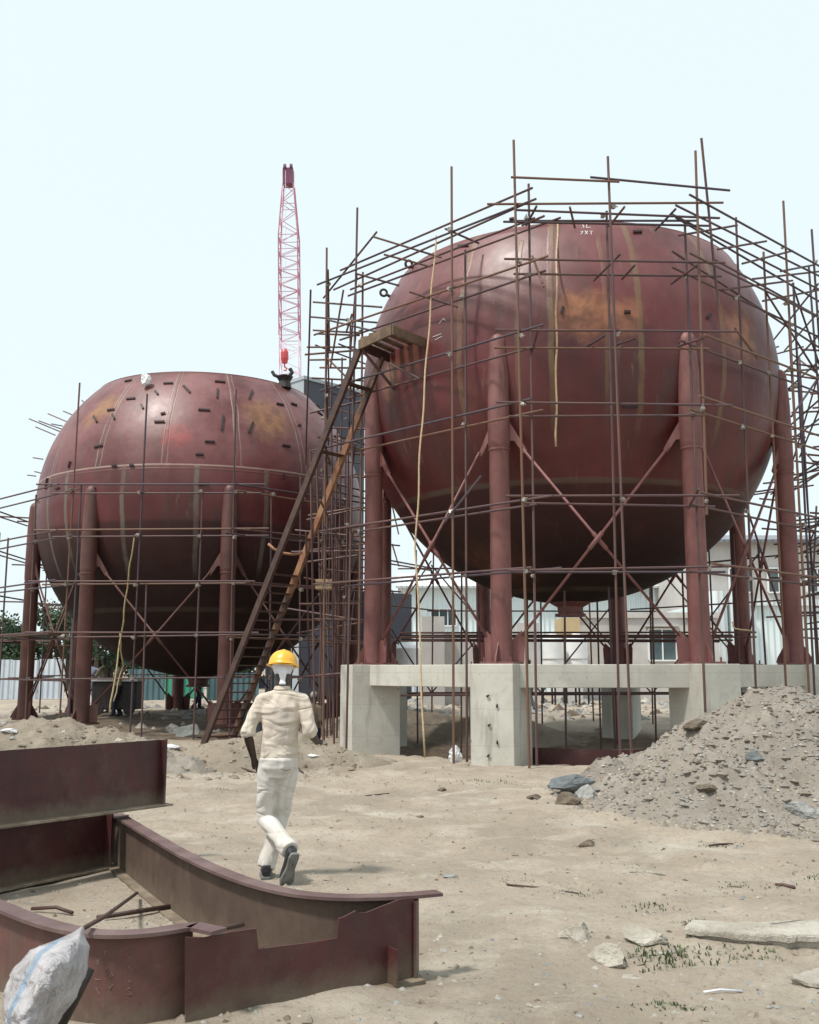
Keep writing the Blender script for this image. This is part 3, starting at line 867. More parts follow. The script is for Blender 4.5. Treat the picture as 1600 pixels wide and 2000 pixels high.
# chalked marks on the upper shell (illegible scribble in the photo)
def chalk(c, t, zb, marks, R=RT + .004):
    bm = bmesh.new()
    for (x0, y0, x1, y1) in marks:
        P = [atS(x0 + (x1 - x0) * k / 4, y0 + (y1 - y0) * k / 4, c, R) - Vector((c.x, c.y, zb)) for k in range(5)]
        tube(bm, P, .007, 5)
    obj('chalk_marks', bm, M['plastic_white'], t)['label'] = 'small white chalk scribbles on the shell'
chalk(CR, tR, ZP, [(1137, 436, 1141, 444), (1141, 444, 1137, 446), (1146, 437, 1154, 437), (1146, 437, 1146, 445), (1146, 445, 1154, 444), (1134, 452, 1139, 452), (1139, 452, 1135, 458), (1143, 451, 1148, 457), (1148, 451, 1143, 458), (1152, 452, 1158, 452), (1155, 452, 1155, 458),
                   (858, 632, 866, 622), (866, 622, 870, 626), (846, 658, 862, 652), (850, 664, 864, 657)])

# ---------------------------------------------------------------- concrete plinth
pl = empty('concrete_plinth', (CR.x, CR.y, 0), 'octagonal raw concrete plinth of piers and ring beam carrying the raised tank', 'plinth')
dR = ring_dirs(CR, 29.5)
for k, d in enumerate(dR):
    bm = bmesh.new()
    box(bm, (0, 0, .36), (1.02, .80, 2.72))
    for v in bm.verts: v.co += Vector((.01 * noise.noise(v.co * 3 + Vector((k, 0, 0))), .01 * noise.noise(v.co * 3 + Vector((0, k, 0))), 0))
    o = obj('pier', bm, M['conc'], pl, loc=tuple(d * (RT + .03)))
    o.rotation_euler = (0, 0, math.atan2(d.y, d.x))
    bevel(o, .015, 2)
    e = dR[(k + 1) % 8]
    a, b = d * (RT + .03), e * (RT + .03)
    u = (b - a).normalized()
    mid = (a + b) / 2
    bm = bmesh.new()
    ln = (b - a).length - .62
    box(bm, (0, 0, 1.712 - .205), (ln, .56, .41))
    o = obj('ring_beam', bm, M['conc'], pl, loc=tuple(mid))
    o.rotation_euler = (0, 0, math.atan2(u.y, u.x))
    bevel(o, .012, 2)
# holes and rebar stubs on the middle pier: parts of it
mp = [o for o in pl.children if o.name.startswith('pier')][7 if False else 0]
best = min([o for o in pl.children if o.name.startswith('pier')], key=lambda o: (o.location + pl.location - Vector((1.75, 18.1, 0))).length)
bm = bmesh.new()
for (y_, z_, tl) in ((-.08, 1.16, .4), (.10, .98, 1.3), (-.06, .66, .5), (.10, .36, 1.5), (-.08, .14, .7)):
    tube(bm, [(.50, y_, z_), (.53, y_, z_), (.545, y_ + .05 * math.cos(tl), z_ + .05 * math.sin(tl))], [.013, .02, .012], 6)
obj('tie_wire', bm, M['black'], best)

# ---------------------------------------------------------------- scaffolding
unit = None
def unit_tube():
    global unit
    if unit is None:
        bm = bmesh.new()
        tube(bm, [(0, 0, 0), (0, 0, 1)], 1.0, 9)
        unit = bpy.data.meshes.new('scaffold_tube')
        bmesh.ops.recalc_face_normals(bm, faces=bm.faces[:])
        bm.to_mesh(unit); bm.free()
        unit.materials.append(M['scaf'])
    return unit
def pole(name, a, b, parent, r=.024, org=Vector((0, 0, 0))):
    a, b = Vector(a), Vector(b)
    o = bpy.data.objects.new(name, unit_tube())
    o.location = a - org
    o.rotation_mode = 'QUATERNION'
    o.rotation_quaternion = (b - a).to_track_quat('Z', 'Y')
    o.scale = (r * .88, r * .88, (b - a).length)
    return link(o, parent)
def stuff_poles(name, segs, parent, r=.024, org=Vector((0, 0, 0)), label=None):
    bm = bmesh.new()
    for a, b in segs: tube(bm, [Vector(a) - org, Vector(b) - org], r, 6)
    o = obj(name, bm, M['scafw'], parent)
    o['kind'] = 'stuff'
    if label: o['label'] = label
    return o
cm = None
def coupler(p, parent, org, s=1.0):
    global cm
    if cm is None:
        bm = bmesh.new()
        box(bm, (0, 0, 0), (.075, .085, .06)); box(bm, (.045, .01, .0), (.05, .03, .035)); tube(bm, [(-.02, -.05, .02), (-.02, -.09, .02)], .012, 6)
        tube(bm, [(0, 0, -.045), (0, 0, .045)], .036, 8)
        cm = bpy.data.meshes.new('coupler'); bmesh.ops.recalc_face_normals(bm, faces=bm.faces[:]); bm.to_mesh(cm); bm.free(); cm.materials.append(M['coupler'])
    o = bpy.data.objects.new('coupler', cm)
    o.location = Vector(p) - org
    o.rotation_euler = (random.uniform(-.5, .5), random.uniform(-.5, .5), random.uniform(0, 6.28))
    o.scale = (s, s, s)
    return link(o, parent)

inner = [(2.10, 17.50), (5.05, 17.50), (8.70, 20.80), (9.1, 24.9), (6.6, 28.1), (.6, 28.1), (-1.5, 25.0), (-1.15, 20.75)]
sc = empty('scaffolding', (CR.x, CR.y, 0), 'tall rusty tube scaffolding surrounding the raised tank on the plinth', 'scaffolding')
oR = Vector((CR.x, CR.y, 0))
def off(poly, d, c):
    out = []
    for x, y in poly:
        v = Vector((x - c.x, y - c.y)); L_ = v.length
        v = v * (L_ + d) / L_
        out.append((c.x + v.x, c.y + v.y))
    return out
outer = off(inner, .62, CR)
lev = [3.26, 4.44, 6.08, 7.32, 8.62, 9.72]
rs = random.Random(11)
nl = 0
for li, z in enumerate(lev):
    for s, poly in enumerate((inner, outer)):
        for k in range(8):
            a, b = Vector((*poly[k], 0)), Vector((*poly[(k + 1) % 8], 0))
            u = (b - a).normalized()
            if li == 0 and k in (3, 4, 5, 6) and s == 1: continue
            e0, e1 = rs.uniform(.1, .65), rs.uniform(.1, .65)
            zz = z + s * .05 + rs.uniform(-.03, .03)
            a2, b2 = a - u * e0, b + u * e1
            a2.z, b2.z = zz + rs.uniform(-.05, .05), zz + rs.uniform(-.05, .05)
            pole('ledger', a2, b2, sc, org=oR); nl += 1
# standards (x, y, top, bottom, outer?)
stds = [(2.14, 17.50, 10.45, .0), (1.94, 16.88, 10.95, .0), (3.54, 17.50, 9.9, .0), (3.60, 16.88, 10.62, .0), (5.02, 17.55, 9.7, .9), (5.02, 16.95, 10.8, 4.2),
        (1.02, 18.50, 9.6, .0), (.76, 17.95, 11.0, .0), (-1.02, 20.62, 10.0, .0), (-1.22, 20.05, 11.2, .0), (-1.72, 20.7, 10.6, .0), (-1.45, 22.9, 9.8, .0), (-2.0, 22.8, 10.4, .0),
        (6.24, 18.58, 10.3, .9), (7.05, 19.3, 9.9, .9), (7.30, 18.85, 10.75, .9), (7.85, 20.0, 9.5, .6), (8.25, 19.6, 10.5, .6), (8.72, 20.8, 10.2, .4), (9.30, 20.45, 10.85, .3),
        (9.1, 22.8, 10.2, .0), (9.8, 22.7, 10.6, .0), (9.1, 24.9, 10.2, .0), (9.75, 25.1, 10.5, .0), (6.6, 28.1, 9.2, .0), (3.6, 28.1, 6.5, .0), (.6, 28.1, 9.0, .0), (-1.75, 25.0, 9.5, .0),
        (5.1, 28.7, 8.2, .0), (2.1, 28.6, 5.8, .0), (7.9, 26.6, 9.9, .0), (-.5, 26.6, 8.5, .0), (-2.0, 25.2, 9.0, .0)]
for (x, y, t_, b_) in stds:
    dx = rs.uniform(-.13, .13)
    b_ = max(b_, ground_h(x, y) - .05)
    pole('standard', (x, y, b_), (x + dx, y + rs.uniform(-.05, .05), t_), sc, r=.026, org=oR)
# a leaning standard over the right front
pole('standard', atY(1370, 270, 16.9), atY(1403, 600, 17.3), sc, r=.026, org=oR)
# upper guard rails and odd tubes read off the photograph
for (x0, y0, Y0, x1, y1, Y1) in ((998, 346, 16.8, 1210, 355, 16.8), (1153, 346, 16.85, 1426, 372, 16.85), (1040, 367, 16.85, 665, 528, 20.6), (1030, 396, 17.0, 652, 566, 20.9), (1005, 410, 17.1, 1406, 426, 17.1), (983, 433, 17.4, 1385, 441, 17.4),
                                 (1095, 425, 17.4, 680, 578, 20.8), (1320, 401, 17.1, 1602, 540, 20.4), (1320, 425, 17.3, 1602, 590, 20.4), (1312, 490, 17.4, 1602, 680, 20.6), (1392, 505, 17.6, 1602, 620, 20.5)):
    pole('guard_rail', atY(x0, y0, Y0), atY(x1, y1, Y1), sc, org=oR)
for (x0, y0, Y0, x1, y1, Y1) in ((736, 453, 19.4, 632, 582, 21.5), (728, 462, 19.2, 862, 503, 18.9), (750, 497, 19.3, 842, 521, 19.2), (694, 534, 20.0, 780, 558, 20.0), (870, 447, 18.2, 935, 475, 19.0), (800, 570, 18.5, 895, 600, 18.5),
                                 (612, 590, 21.5, 746, 600, 20.2), (608, 619, 21.5, 736, 630, 20.3), (612, 645, 21.5, 700, 650, 20.8), (622, 652, 21.6, 702, 655, 20.8), (600, 678, 21.6, 690, 678, 21.0), (606, 703, 21.8, 676, 702, 21.2), (625, 718, 21.8, 712, 719, 21.0), (640, 625, 21.0, 736, 648, 20.2),
                                 (688, 613, 20.3, 676, 650, 20.6), (671, 566, 20.8, 645, 720, 21.4), (640, 700, 21.4, 700, 760, 21.0), (1048, 403, 16.9, 1028, 440, 17.5), (1063, 422, 16.9, 1020, 440, 17.4), (1113, 404, 17.0, 1123, 445, 17.5), (1220, 404, 16.8, 1190, 442, 17.5), (1320, 408, 17.0, 1280, 450, 17.6),
                                 (1212, 496, 16.9, 1160, 548, 17.6), (1240, 518, 16.9, 1215, 545, 17.5), (1362, 518, 16.9, 1310, 555, 17.6), (1326, 460, 17.4, 1440, 440, 18.4), (1402, 487, 18.0, 1497, 471, 18.8), (1450, 515, 18.4, 1548, 490, 19.4), (1525, 530, 19.0, 1592, 517, 20.3),
                                 (1410, 566, 18.2, 1548, 548, 19.4), (1490, 588, 19.0, 1602, 566, 20.4), (1470, 545, 18.6, 1602, 530, 20.6), (1182, 655, 16.9, 1145, 678, 17.7), (1243, 660, 16.9, 1200, 675, 17.7), (1375, 660, 16.9, 1320, 678, 17.6), (1052, 640, 16.9, 1038, 690, 17.6), (1062, 560, 17.0, 1040, 500, 17.4),
                                 (1435, 640, 18.0, 1480, 700, 18.4), (940, 930, 17.0, 868, 1020, 17.4), (1365, 955, 16.9, 1345, 992, 17.5), (760, 710, 19.0, 820, 740, 18.8)):
    pole('transom', atY(x0, y0, Y0), atY(x1, y1, Y1), sc, org=oR)
# diagonal braces on the right and back faces
brs = [((7.9, 20.0, 9.5), (9.2, 21.6, 7.6)), ((9.75, 20.6, 9.6), (9.8, 25.0, 6.9)), ((9.75, 25.0, 9.6), (9.8, 20.9, 6.9)), ((9.7, 20.8, 7.2), (9.8, 25.0, 4.5)), ((9.8, 25.0, 7.2), (9.6, 20.8, 4.5)), ((9.7, 21.0, 4.4), (9.8, 25.0, 1.5)), ((9.8, 25, 4.4), (9.6, 21, 1.5)),
       ((7.0, 19.1, 9.0), (9.4, 20.6, 6.2)), ((9.4, 20.6, 8.8), (7.3, 18.9, 6.4)), ((.6, 28.1, 4.5), (3.6, 28.15, 1.0)), ((3.6, 28.1, 4.5), (.6, 28.15, 1.0)), ((3.6, 28.1, 4.6), (6.6, 28.15, 1.0)), ((6.6, 28.1, 4.6), (3.6, 28.15, 1.0)), ((-1.7, 25.1, 4.6), (.6, 28, 1.0)), ((.6, 28, 4.6), (-1.7, 25.1, 1.0)),
       ((8.8, 25.2, 4.6), (6.6, 28, 1.0)), ((6.7, 28, 4.6), (8.8, 25.2, 1.0)), ((-2.1, 20.4, 4.4), (-2.4, 24.8, 1.2)), ((-2.1, 20.6, 9.6), (-2.4, 23.0, 6.3)), ((9.3, 20.6, 6.0), (8.2, 19.6, 3.3))]
for a, b in brs: pole('brace', a, b, sc, org=oR)
# light inner scaffold standing under the tank
seg = []
for (x, y) in ((1.2, 24.2), (2.4, 25.2), (3.2, 21.3), (4.6, 25.0), (5.6, 23.6), (4.2, 21.2), (2.0, 21.8), (6.6, 24.6), (1.6, 23.0), (3.0, 26.2), (5.2, 26.0), (2.7, 23.4), (.2, 25.4), (7.2, 22.4), (7.5, 25.6), (8.2, 23.6)):
    dd = math.hypot(x - CR.x, y - CR.y)
    top = min(CR.z - math.sqrt(max(0, RT * RT - dd * dd)) - .05, 4.6)
    seg.append(((x, y, ground_h(x, y)), (x + rs.uniform(-.05, .05), y, top)))
for z in (1.05, 2.35, 2.45):
    for y in (23.2, 24.9, 26.0):
        seg.append(((-.2, y, z), (7.9, y + .1, z + rs.uniform(-.05, .05))))
for z in (2.9, 4.0, 5.1, 6.3, 7.5, 8.7):     # busy back left and back right corners
    for k in range(5):
        y = 21.2 + k * 1.0
        seg.append(((9.0 + rs.uniform(-.2, .1), y, z + rs.uniform(-.15, .15)), (10.0 + rs.uniform(-.1, .5), y + rs.uniform(-.3, .3), z + rs.uniform(-.15, .15))))
        if k % 2: seg.append(((-1.0 + rs.uniform(-.1, .3), y, z + rs.uniform(-.15, .15)), (-2.0 - rs.uniform(0, .4), y + rs.uniform(-.3, .3), z + rs.uniform(-.15, .15))))
for z in (2.5, 3.6, 4.9, 6.2):
    seg.append(((9.45, 20.4, z), (9.5, 25.5, z + .1))); seg.append(((-1.8, 20.2, z + .1), (-1.8, 25.5, z)))
    seg.append(((10.3, 20.0, z + .4), (10.3, 26.5, z + .3)))
for y in (21.5, 23.6, 26.0): seg.append(((10.3, y, .2), (10.35, y, 9.8)))
for k in range(16):
    y = rs.uniform(20.5, 26); z = rs.uniform(2.4, 9.8)
    seg.append(((rs.uniform(8.9, 9.4), y, z), (rs.uniform(9.9, 10.8), y + rs.uniform(-.8, .8), z + rs.uniform(-.1, .1))))
for k in range(7):
    y = rs.uniform(20.8, 24.5); z = rs.uniform(2, 8.2)
    seg.append(((9.1, y, z), (9.9, y + 1.6, z + 1.7))); seg.append(((10.3, y + .4, z + 1.9), (10.2, y + 2.2, z)))
for k in range(9):
    x = rs.uniform(-2.1, -1.3); y = rs.uniform(20.4, 25)
    seg.append(((x, y, .1), (x + rs.uniform(-.25, .25), y, rs.uniform(4.5, 8.8))))
for k in range(10):
    y = rs.uniform(20.4, 25); z = rs.uniform(1.2, 5.5)
    seg.append(((rs.uniform(-1.4, -.8), y, z), (rs.uniform(-2.9, -2.2), y + rs.uniform(-1, 1), z + rs.uniform(-.3, .3))))
stuff_poles('transom_tubes', seg, sc, org=oR, label='short cross tubes and inner props of the scaffold')
# couplers where tubes cross, at the standards nearest the camera
cnt = 0
for (x, y, t_, b_) in stds[:20]:
    for z in lev:
        if z < t_ and cnt < 92 and rs.random() < .62:
            coupler((x - .01, y - .03, z + rs.uniform(-.05, .08)), sc, oR, rs.uniform(.6, .95)); cnt += 1
# platform planks lying on the scaffold
# ---- left tank scaffold
scl = empty('scaffolding', (CL.x, CL.y, 0), 'low rusty tube scaffolding ringing the ground-level tank at the left', 'scaffolding')
oL = Vector((CL.x, CL.y, 0))
innl = [(-8.3, 24.55), (-4.0, 24.5), (-1.05, 27.4), (-.95, 31.8), (-4.0, 34.8), (-8.2, 34.8), (-11.2, 31.8), (-11.25, 27.4)]
outl = off(innl, .65, CL)
levl = [1.42, 2.40, 3.64, 4.84, 5.93]
for li, z in enumerate(levl):
    for s, poly in enumerate((innl, outl)):
        for k in range(8):
            if s == 1 and k in (3, 4, 5): continue
            if s == 1 and li == 0: continue
            a, b = Vector((*poly[k], 0)), Vector((*poly[(k + 1) % 8], 0))
            u = (b - a).normalized()
            a2, b2 = a - u * rs.uniform(.1, .6), b + u * rs.uniform(.1, .6)
            a2.z, b2.z = z + s * .06 + rs.uniform(-.06, .06), z + s * .06 + rs.uniform(-.06, .06)
            pole('ledger', a2, b2, scl, org=oL)
for (x, y, t_) in ((-8.3, 24.55, 8.7), (-6.6, 24.5, 8.4), (-4.25, 24.5, 8.5), (-5.1, 24.5, 5.9), (-3.4, 25.1, 6.0), (-2.7, 25.4, 6.5), (-2.2, 26.3, 6.2), (-1.7, 26.0, 7.2), (-1.05, 27.4, 6.6), (-9.6, 25.9, 6.1), (-11.2, 27.3, 6.4), (-11.75, 27.0, 6.9), (-10.4, 26.1, 5.0), (-12.0, 29.5, 5.6),
                   (-11.3, 31.6, 5.2), (-8.2, 34.8, 4.2), (-4, 34.8, 4.2), (-.95, 31.8, 6.5), (-9.0, 33.5, 4.6), (-6.2, 24.0, 3.6), (-7.9, 24.0, 6.0), (-11.0, 29.2, 5.2)):
    pole('standard', (x, y, 0), (x + rs.uniform(-.08, .08), y, t_), scl, r=.026, org=oL)
for (x, y) in ((-8.3, 24.52), (-6.6, 24.47), (-4.25, 24.47), (-5.1, 24.47), (-3.4, 25.07), (-2.7, 25.37), (-9.6, 25.87), (-1.7, 25.97)):
    for z in levl:
        if rs.random() < .85: coupler((x, y, z + rs.uniform(-.05, .05)), scl, oL, .95)
seg = []
for k in range(34):
    a = rs.uniform(2.2, 4.2) if k % 3 else rs.uniform(-.3, .5)
    z = rs.choice(levl) + rs.uniform(-.12, .12)
    r0 = rs.uniform(4.7, 5.1); r1 = r0 + rs.uniform(.7, 1.4)
    if k % 3 == 0: continue
    a = PI - .35 + (k % 7 - 3) * .16 if k % 3 else a
    seg.append(((CL.x + r0 * math.cos(a), CL.y + r0 * math.sin(a), z), (CL.x + r1 * math.cos(a + .05), CL.y + r1 * math.sin(a + .05), z + rs.uniform(-.05, .05))))
stuff_poles('transom_tubes', seg, scl, org=oL, label='short cross tubes sticking out of the scaffold')
for (x0, y0, x1, y1, Y) in ((57, 818, 122, 845, 30.2), (70, 834, 108, 850, 30.2), (76, 822, 120, 838, 30.0), (94, 808, 143, 829, 30.0), (124, 803, 152, 815, 30.0), (101, 828, 122, 832, 29.8), (160, 782, 175, 795, 30.0), (65, 894, 84, 897, 29.6), (68, 921, 80, 924, 29.6), (54, 928, 70, 930, 29.6)):
    pole('transom', atY(x0, y0, Y), atY(x1, y1, Y - .6), scl, r=.02, org=oL)
for (x0, y0, Y0, x1, y1, Y1) in ((660, 800, 26, 700, 812, 26), (640, 855, 26, 700, 868, 26), (655, 900, 26, 705, 905, 26), (660, 935, 26, 700, 925, 26)):
    pole('transom', atY(x0, y0, Y0), atY(x1, y1, Y1), scl, r=.022, org=oL)
# planks on the left scaffold (far-left lift)
bm = bmesh.new()
for (z, w_) in ((2.5, .5),):
    box(bm, (-11.2 - oL.x, 28.6 - oL.y, z + .06), (.6, 3.6, .045), .02)
obj('walk_boards', bm, M['brownladder'], scl)
bm = bmesh.new()
for k in range(3): box(bm, (-9.5 - oL.x + k * .02, 25.5 - oL.y + k * .24, 2.48), (3.0, .22, .045), -.85)
obj('walk_boards', bm, M['brownladder'], scl)

# ---------------------------------------------------------------- access ladder and platform
ld = empty('access_ladder', (-4.2, 21.9, 0), 'long steep steel ladder, one rusty orange rail, leaning up to the raised tank', 'ladder')
o0 = Vector((-4.2, 21.9, 0))
tl = atZ(700, 682, 7.95); tr = atZ(744, 697, 7.95)
ax = (tr - tl).normalized()
hd = Vector((ax.y, -ax.x, 0)).normalized()
if hd.x > 0: hd = -hd
bl = Vector((-4.28, 21.95, .30)); 
bl = tl + (bl - tl) * 1.075
w0 = (tr - tl).length
br = bl + ax * (w0 * 1.12)
def rail(a, b, mat, nm, lab=None):
    d = (b - a).normalized(); s = ax
    up = d.cross(s).normalized()
    bm = bmesh.new()
    for (o1, o2, ww, hh) in ((0, 0, .016, .14), (.035, .066, .055, .014), (.035, -.066, .055, .014)):
        c = [a + s * (o1 + i * ww / 2) + up * (o2 + j * hh / 2) for i in (-1, 1) for j in (-1, 1)]
        e = [q + (b - a) for q in c]
        V = [bm.verts.new(q - o0) for q in c + e]
        for f in ((0, 1, 3, 2), (4, 6, 7, 5), (0, 4, 5, 1), (1, 5, 7, 3), (3, 7, 6, 2), (2, 6, 4, 0)):
            bm.faces.new([V[i] for i in f])
    o = obj(nm, bm, mat, ld)
    if lab: o['label'] = lab
rail(bl, tl, M['brownladder'], 'side_rail', 'dark brown left side rail')
rail(br, tr, M['orangeladder'], 'side_rail', 'rusty orange right side rail')
nT = 44
for i in range(nT):
    t_ = (i + .6) / nT
    a, b = bl.lerp(tl, t_), br.lerp(tr, t_)
    if t_ > .47 and i not in (24, 33, 40): continue
    bm = bmesh.new()
    mid = (a + b) / 2
    box(bm, mid - o0, ((b - a).length - .03, .17, .025), math.atan2(ax.y, ax.x))
    obj('tread', bm, M['brownladder'] if t_ > .18 else M['girder'], ld)
# handrail tube looping from the ladder
bm = bmesh.new()
hp = [atY(524, 1062, 21.0), atY(535, 1072, 21.0), atY(552, 1080, 21.0), atY(572, 1083, 20.9), atY(590, 1080, 20.8)]
tube(bm, [p - o0 for p in hp], .028, 8)
obj('hand_hoop', bm, M['orangeladder'], ld, smooth=True)
pf = empty('access_platform', atZ(768, 680, 7.9), 'small brown steel platform frame at the ladder top on the left of the raised tank', 'platform')
po = pf.location.copy()
cs = [atZ(702, 676, 8.0), atZ(766, 647, 8.0), atZ(838, 676, 8.0), atZ(772, 706, 8.0)]
for i in range(4):
    a, b = cs[i], cs[(i + 1) % 4]
    bm = bmesh.new(); strip(bm, [(a - po).xy, (b - po).xy], 7.93 - po.z, 8.12 - po.z, .05)
    obj('edge_channel', bm, M['brownladder'] if i in (2, 3) else M['deckold'], pf)
bm = bmesh.new()
for t_ in (.12, .38, .62, .88):
    a, b = cs[0].lerp(cs[1], t_), cs[3].lerp(cs[2], t_)
    strip(bm, [(a - po).xy, (b - po).xy], 8.125 - po.z, 8.16 - po.z, .14)
obj('deck_boards', bm, M['deckold'], pf)
for (i, px, py) in ((2, 770, 790), (3, 745, 790), (0, 735, 760)):
    bm = bmesh.new()
    tgt = atS(790 if i == 2 else 770, 760, CR, RT)
    tube(bm, [cs[i] - po, tgt - po], .03, 8)
    obj('bracket_strut', bm, M['scafw'], pf)

# ---------------------------------------------------------------- ropes
def rope(pts, r, mat, label, name='rope'):
    bm = bmesh.new()
    P = [Vector(p) for p in pts]
    Q = []
    for i in range(len(P) - 1):
        for k in range(8): Q.append(P[i].lerp(P[i + 1], k / 8) + Vector((.012 * math.sin(i * 8 + k), .01 * math.cos(k * 2.1), 0)))
    Q.append(P[-1])
    b = P[-1].copy()
    tube(bm, [q - b for q in Q], r, 6)
    return tag(obj(name, bm, M[mat], smooth=True, loc=b), label, 'rope')
rope([atY(1089, 428, 18.9), atY(1087, 560, 17.9), atY(1087, 700, 17.85), atY(1086, 872, 17.85)], .019, 'rope', 'pale rope hanging down the front of the raised tank, its frayed end free')
rope([atY(852, 460, 18.6), atY(838, 640, 18.4), atY(822, 860, 18.2), atY(812, 1070, 18.2), atY(830, 1480, 17.6)], .019, 'rope', 'long pale rope slanting from the scaffold top down to the ground by the left pier')
rope([atY(262, 1050, 24.3), atY(248, 1150, 24.3), atY(238, 1235, 24.3), atY(214, 1392, 23.0)], .02, 'ropedark', 'olive rope hanging in front of the ground-level tank')
rope([atY(234, 1236, 24.25), atY(240, 1300, 24.0), atY(222, 1370, 23.5)], .016, 'ropedark', 'shorter olive rope hanging beside the long one at the ground-level tank')
rope([atY(1430, 1215, 19.5), atY(1435, 1228, 19.4), atY(1468, 1232, 19.4)], .014, 'rope', 'short bit of rope tied around the right rear column', 'rope')

# ---------------------------------------------------------------- crane
cr = empty('crawler_crane', (-8.6, 76, 0), 'tall lattice boom crane with magenta upper boom rising behind the ground-level tank', 'crane')
def lattice(z0, z1, w0, w1, mat, bays, name):
    bm = bmesh.new()
    rr = .028
    P = lambda z, i: Vector(((-1, 1, 1, -1)[i] * (w0 + (w1 - w0) * (z - z0) / (z1 - z0)) / 2, (-1, -1, 1, 1)[i] * (w0 + (w1 - w0) * (z - z0) / (z1 - z0)) / 2, z))
    for i in range(4): tube(bm, [P(z0, i), P(z1, i)], .055, 6)
    for b in range(bays):
        za, zb = z0 + (z1 - z0) * b / bays, z0 + (z1 - z0) * (b + 1) / bays
        for i in range(4):
            j = (i + 1) % 4
            if b % 2: tube(bm, [P(za, i), P(zb, j)], rr, 4)
            else: tube(bm, [P(za, j), P(zb, i)], rr, 4)
            if b % 3 == 0: tube(bm, [P(za, i), P(za, j)], rr, 4)
    return obj(name, bm, mat, cr)
el = lambda py: EYE + 76 * math.tan(math.atan((1000 - py) / F) + TH)
lattice(1.5, el(735), 1.5, 1.5, M['cranepale'], 22, 'lower_boom')
lattice(el(735), el(660), 1.5, 1.5, M['cranepale'], 4, 'lower_boom')
lattice(el(660), el(465), 1.5, 1.5, M['cranered'], 14, 'upper_boom')
lattice(el(465), el(362), 1.5, .85, M['cranered'], 5, 'boom_tip')
bm = bmesh.new()
zt = el(330)
box(bm, (0, 0, (el(362) + el(332)) / 2), (.82, .9, el(332) - el(362)))
for x in (-.25, .25): tube(bm, [(x - .1, -.2, zt), (x + .1, -.2, zt)], .32, 14)
obj('boom_head', bm, M['cranedark'], cr)
bm = bmesh.new()
hx = -.30
for dx in (-.09, .09): tube(bm, [(hx + dx, -1.0, el(692)), (hx + dx * 1.5, -.6, el(340))], .02, 4)
obj('hoist_rope', bm, M['cranepale'], cr)
bm = bmesh.new()
zc = (el(690) + el(716)) / 2
lathe(bm, [(0, -.62), (.22, -.55), (.30, -.2), (.30, .3), (.18, .55), (0, .6)], 16, (hx, -1.0, zc))
tube(bm, [(hx, -1, zc - .6), (hx, -1, zc - .85), (hx + .16, -1, zc - 1.0), (hx + .1, -1, zc - 1.15), (hx - .08, -1, zc - 1.1)], .06, 6)
obj('hook_block', bm, M['hook'], cr)
bm = bmesh.new()
box(bm, (0, 1.6, 1.6), (3.2, 5.0, 1.6)); box(bm, (-2.1, 1.6, .55), (.9, 6.4, 1.1)); box(bm, (2.1, 1.6, .55), (.9, 6.4, 1.1)); box(bm, (1.3, -.2, 2.9), (1.1, 1.6, 1.2))
obj('carrier', bm, M['darktower'], cr)

for ch_ in cr.children:
    if ch_.name.split('.')[0] in ('lower_boom', 'upper_boom', 'boom_tip', 'boom_head', 'hoist_rope', 'hook_block'): ch_.rotation_euler = (0, -R_(1.5), 0)
# lifting shackle bundle with blown plastic on top of the left tank
def blob(name, c, size, seed, mat, label, cat, parent=None):
    bm = rock_bm(size, seed, 1, 4, cuts=4)
    for v in bm.verts:
        v.co += v.co.normalized() * .25 * min(size) * noise.noise(v.co * (2.2 / min(size)))
    o = obj(name, bm, M[mat], parent, loc=c)
    if label: tag(o, label, cat)
    return o
c_ = atS(286, 752, CL, RT)
blob('plastic_wrap', c_ + Vector((0, -.15, .1)), (.16, .12, .16), 4, 'plastic_white', 'crumpled white plastic tied to a lug high on the ground-level tank', 'plastic')
tp = atS(556, 755, CL, RT)
hm = empty('lifting_tackle', tp, 'dark lifting tackle hooked on the top rim of the ground-level tank', 'tackle')
bm = bmesh.new()
lathe(bm, [(0, -.1), (.20, -.05), (.16, .15), (.24, .28), (.10, .34), (0, .34)], 14)
obj('shackle_body', bm, M['black'], hm)
bm = bmesh.new()
tube(bm, [(-.12, 0, .25), (-.3, .02, .34), (-.36, .04, .45)], .05, 7); tube(bm, [(.1, 0, .25), (.2, 0, .42), (.14, 0, .52)], .06, 7)
obj('sling', bm, M['black'], hm)

# ---------------------------------------------------------------- background buildings
def facade_box(parent, name, x0, x1, y0, y1, z0, z1, mat):
    bm = bmesh.new()
    box(bm, ((x0 + x1) / 2, (y0 + y1) / 2, (z0 + z1) / 2), (x1 - x0, y1 - y0, z1 - z0))
    return obj(name, bm, mat, parent)
def window(parent, x, y, z, w_, h_, nm='window', bars=1):
    bm = bmesh.new()
    t = .07
    for (cx, cz, sx, sz) in ((x, z + h_ / 2, w_, t), (x, z - h_ / 2, w_, t), (x - w_ / 2, z, t, h_ - t), (x + w_ / 2, z, t, h_ - t)):
        box(bm, (cx, y - .04, cz), (sx, .12, sz))
    for k in range(bars): box(bm, (x - w_ / 2 + w_ * (k + 1) / (bars + 1), y - .04, z), (t * .8, .10, h_ - t))
    f = obj(nm, bm, M['frame'], parent)
    bm = bmesh.new(); box(bm, (x, y - .004, z), (w_ - t, .02, h_ - t))
    obj('pane', bm, M['glass'], f)
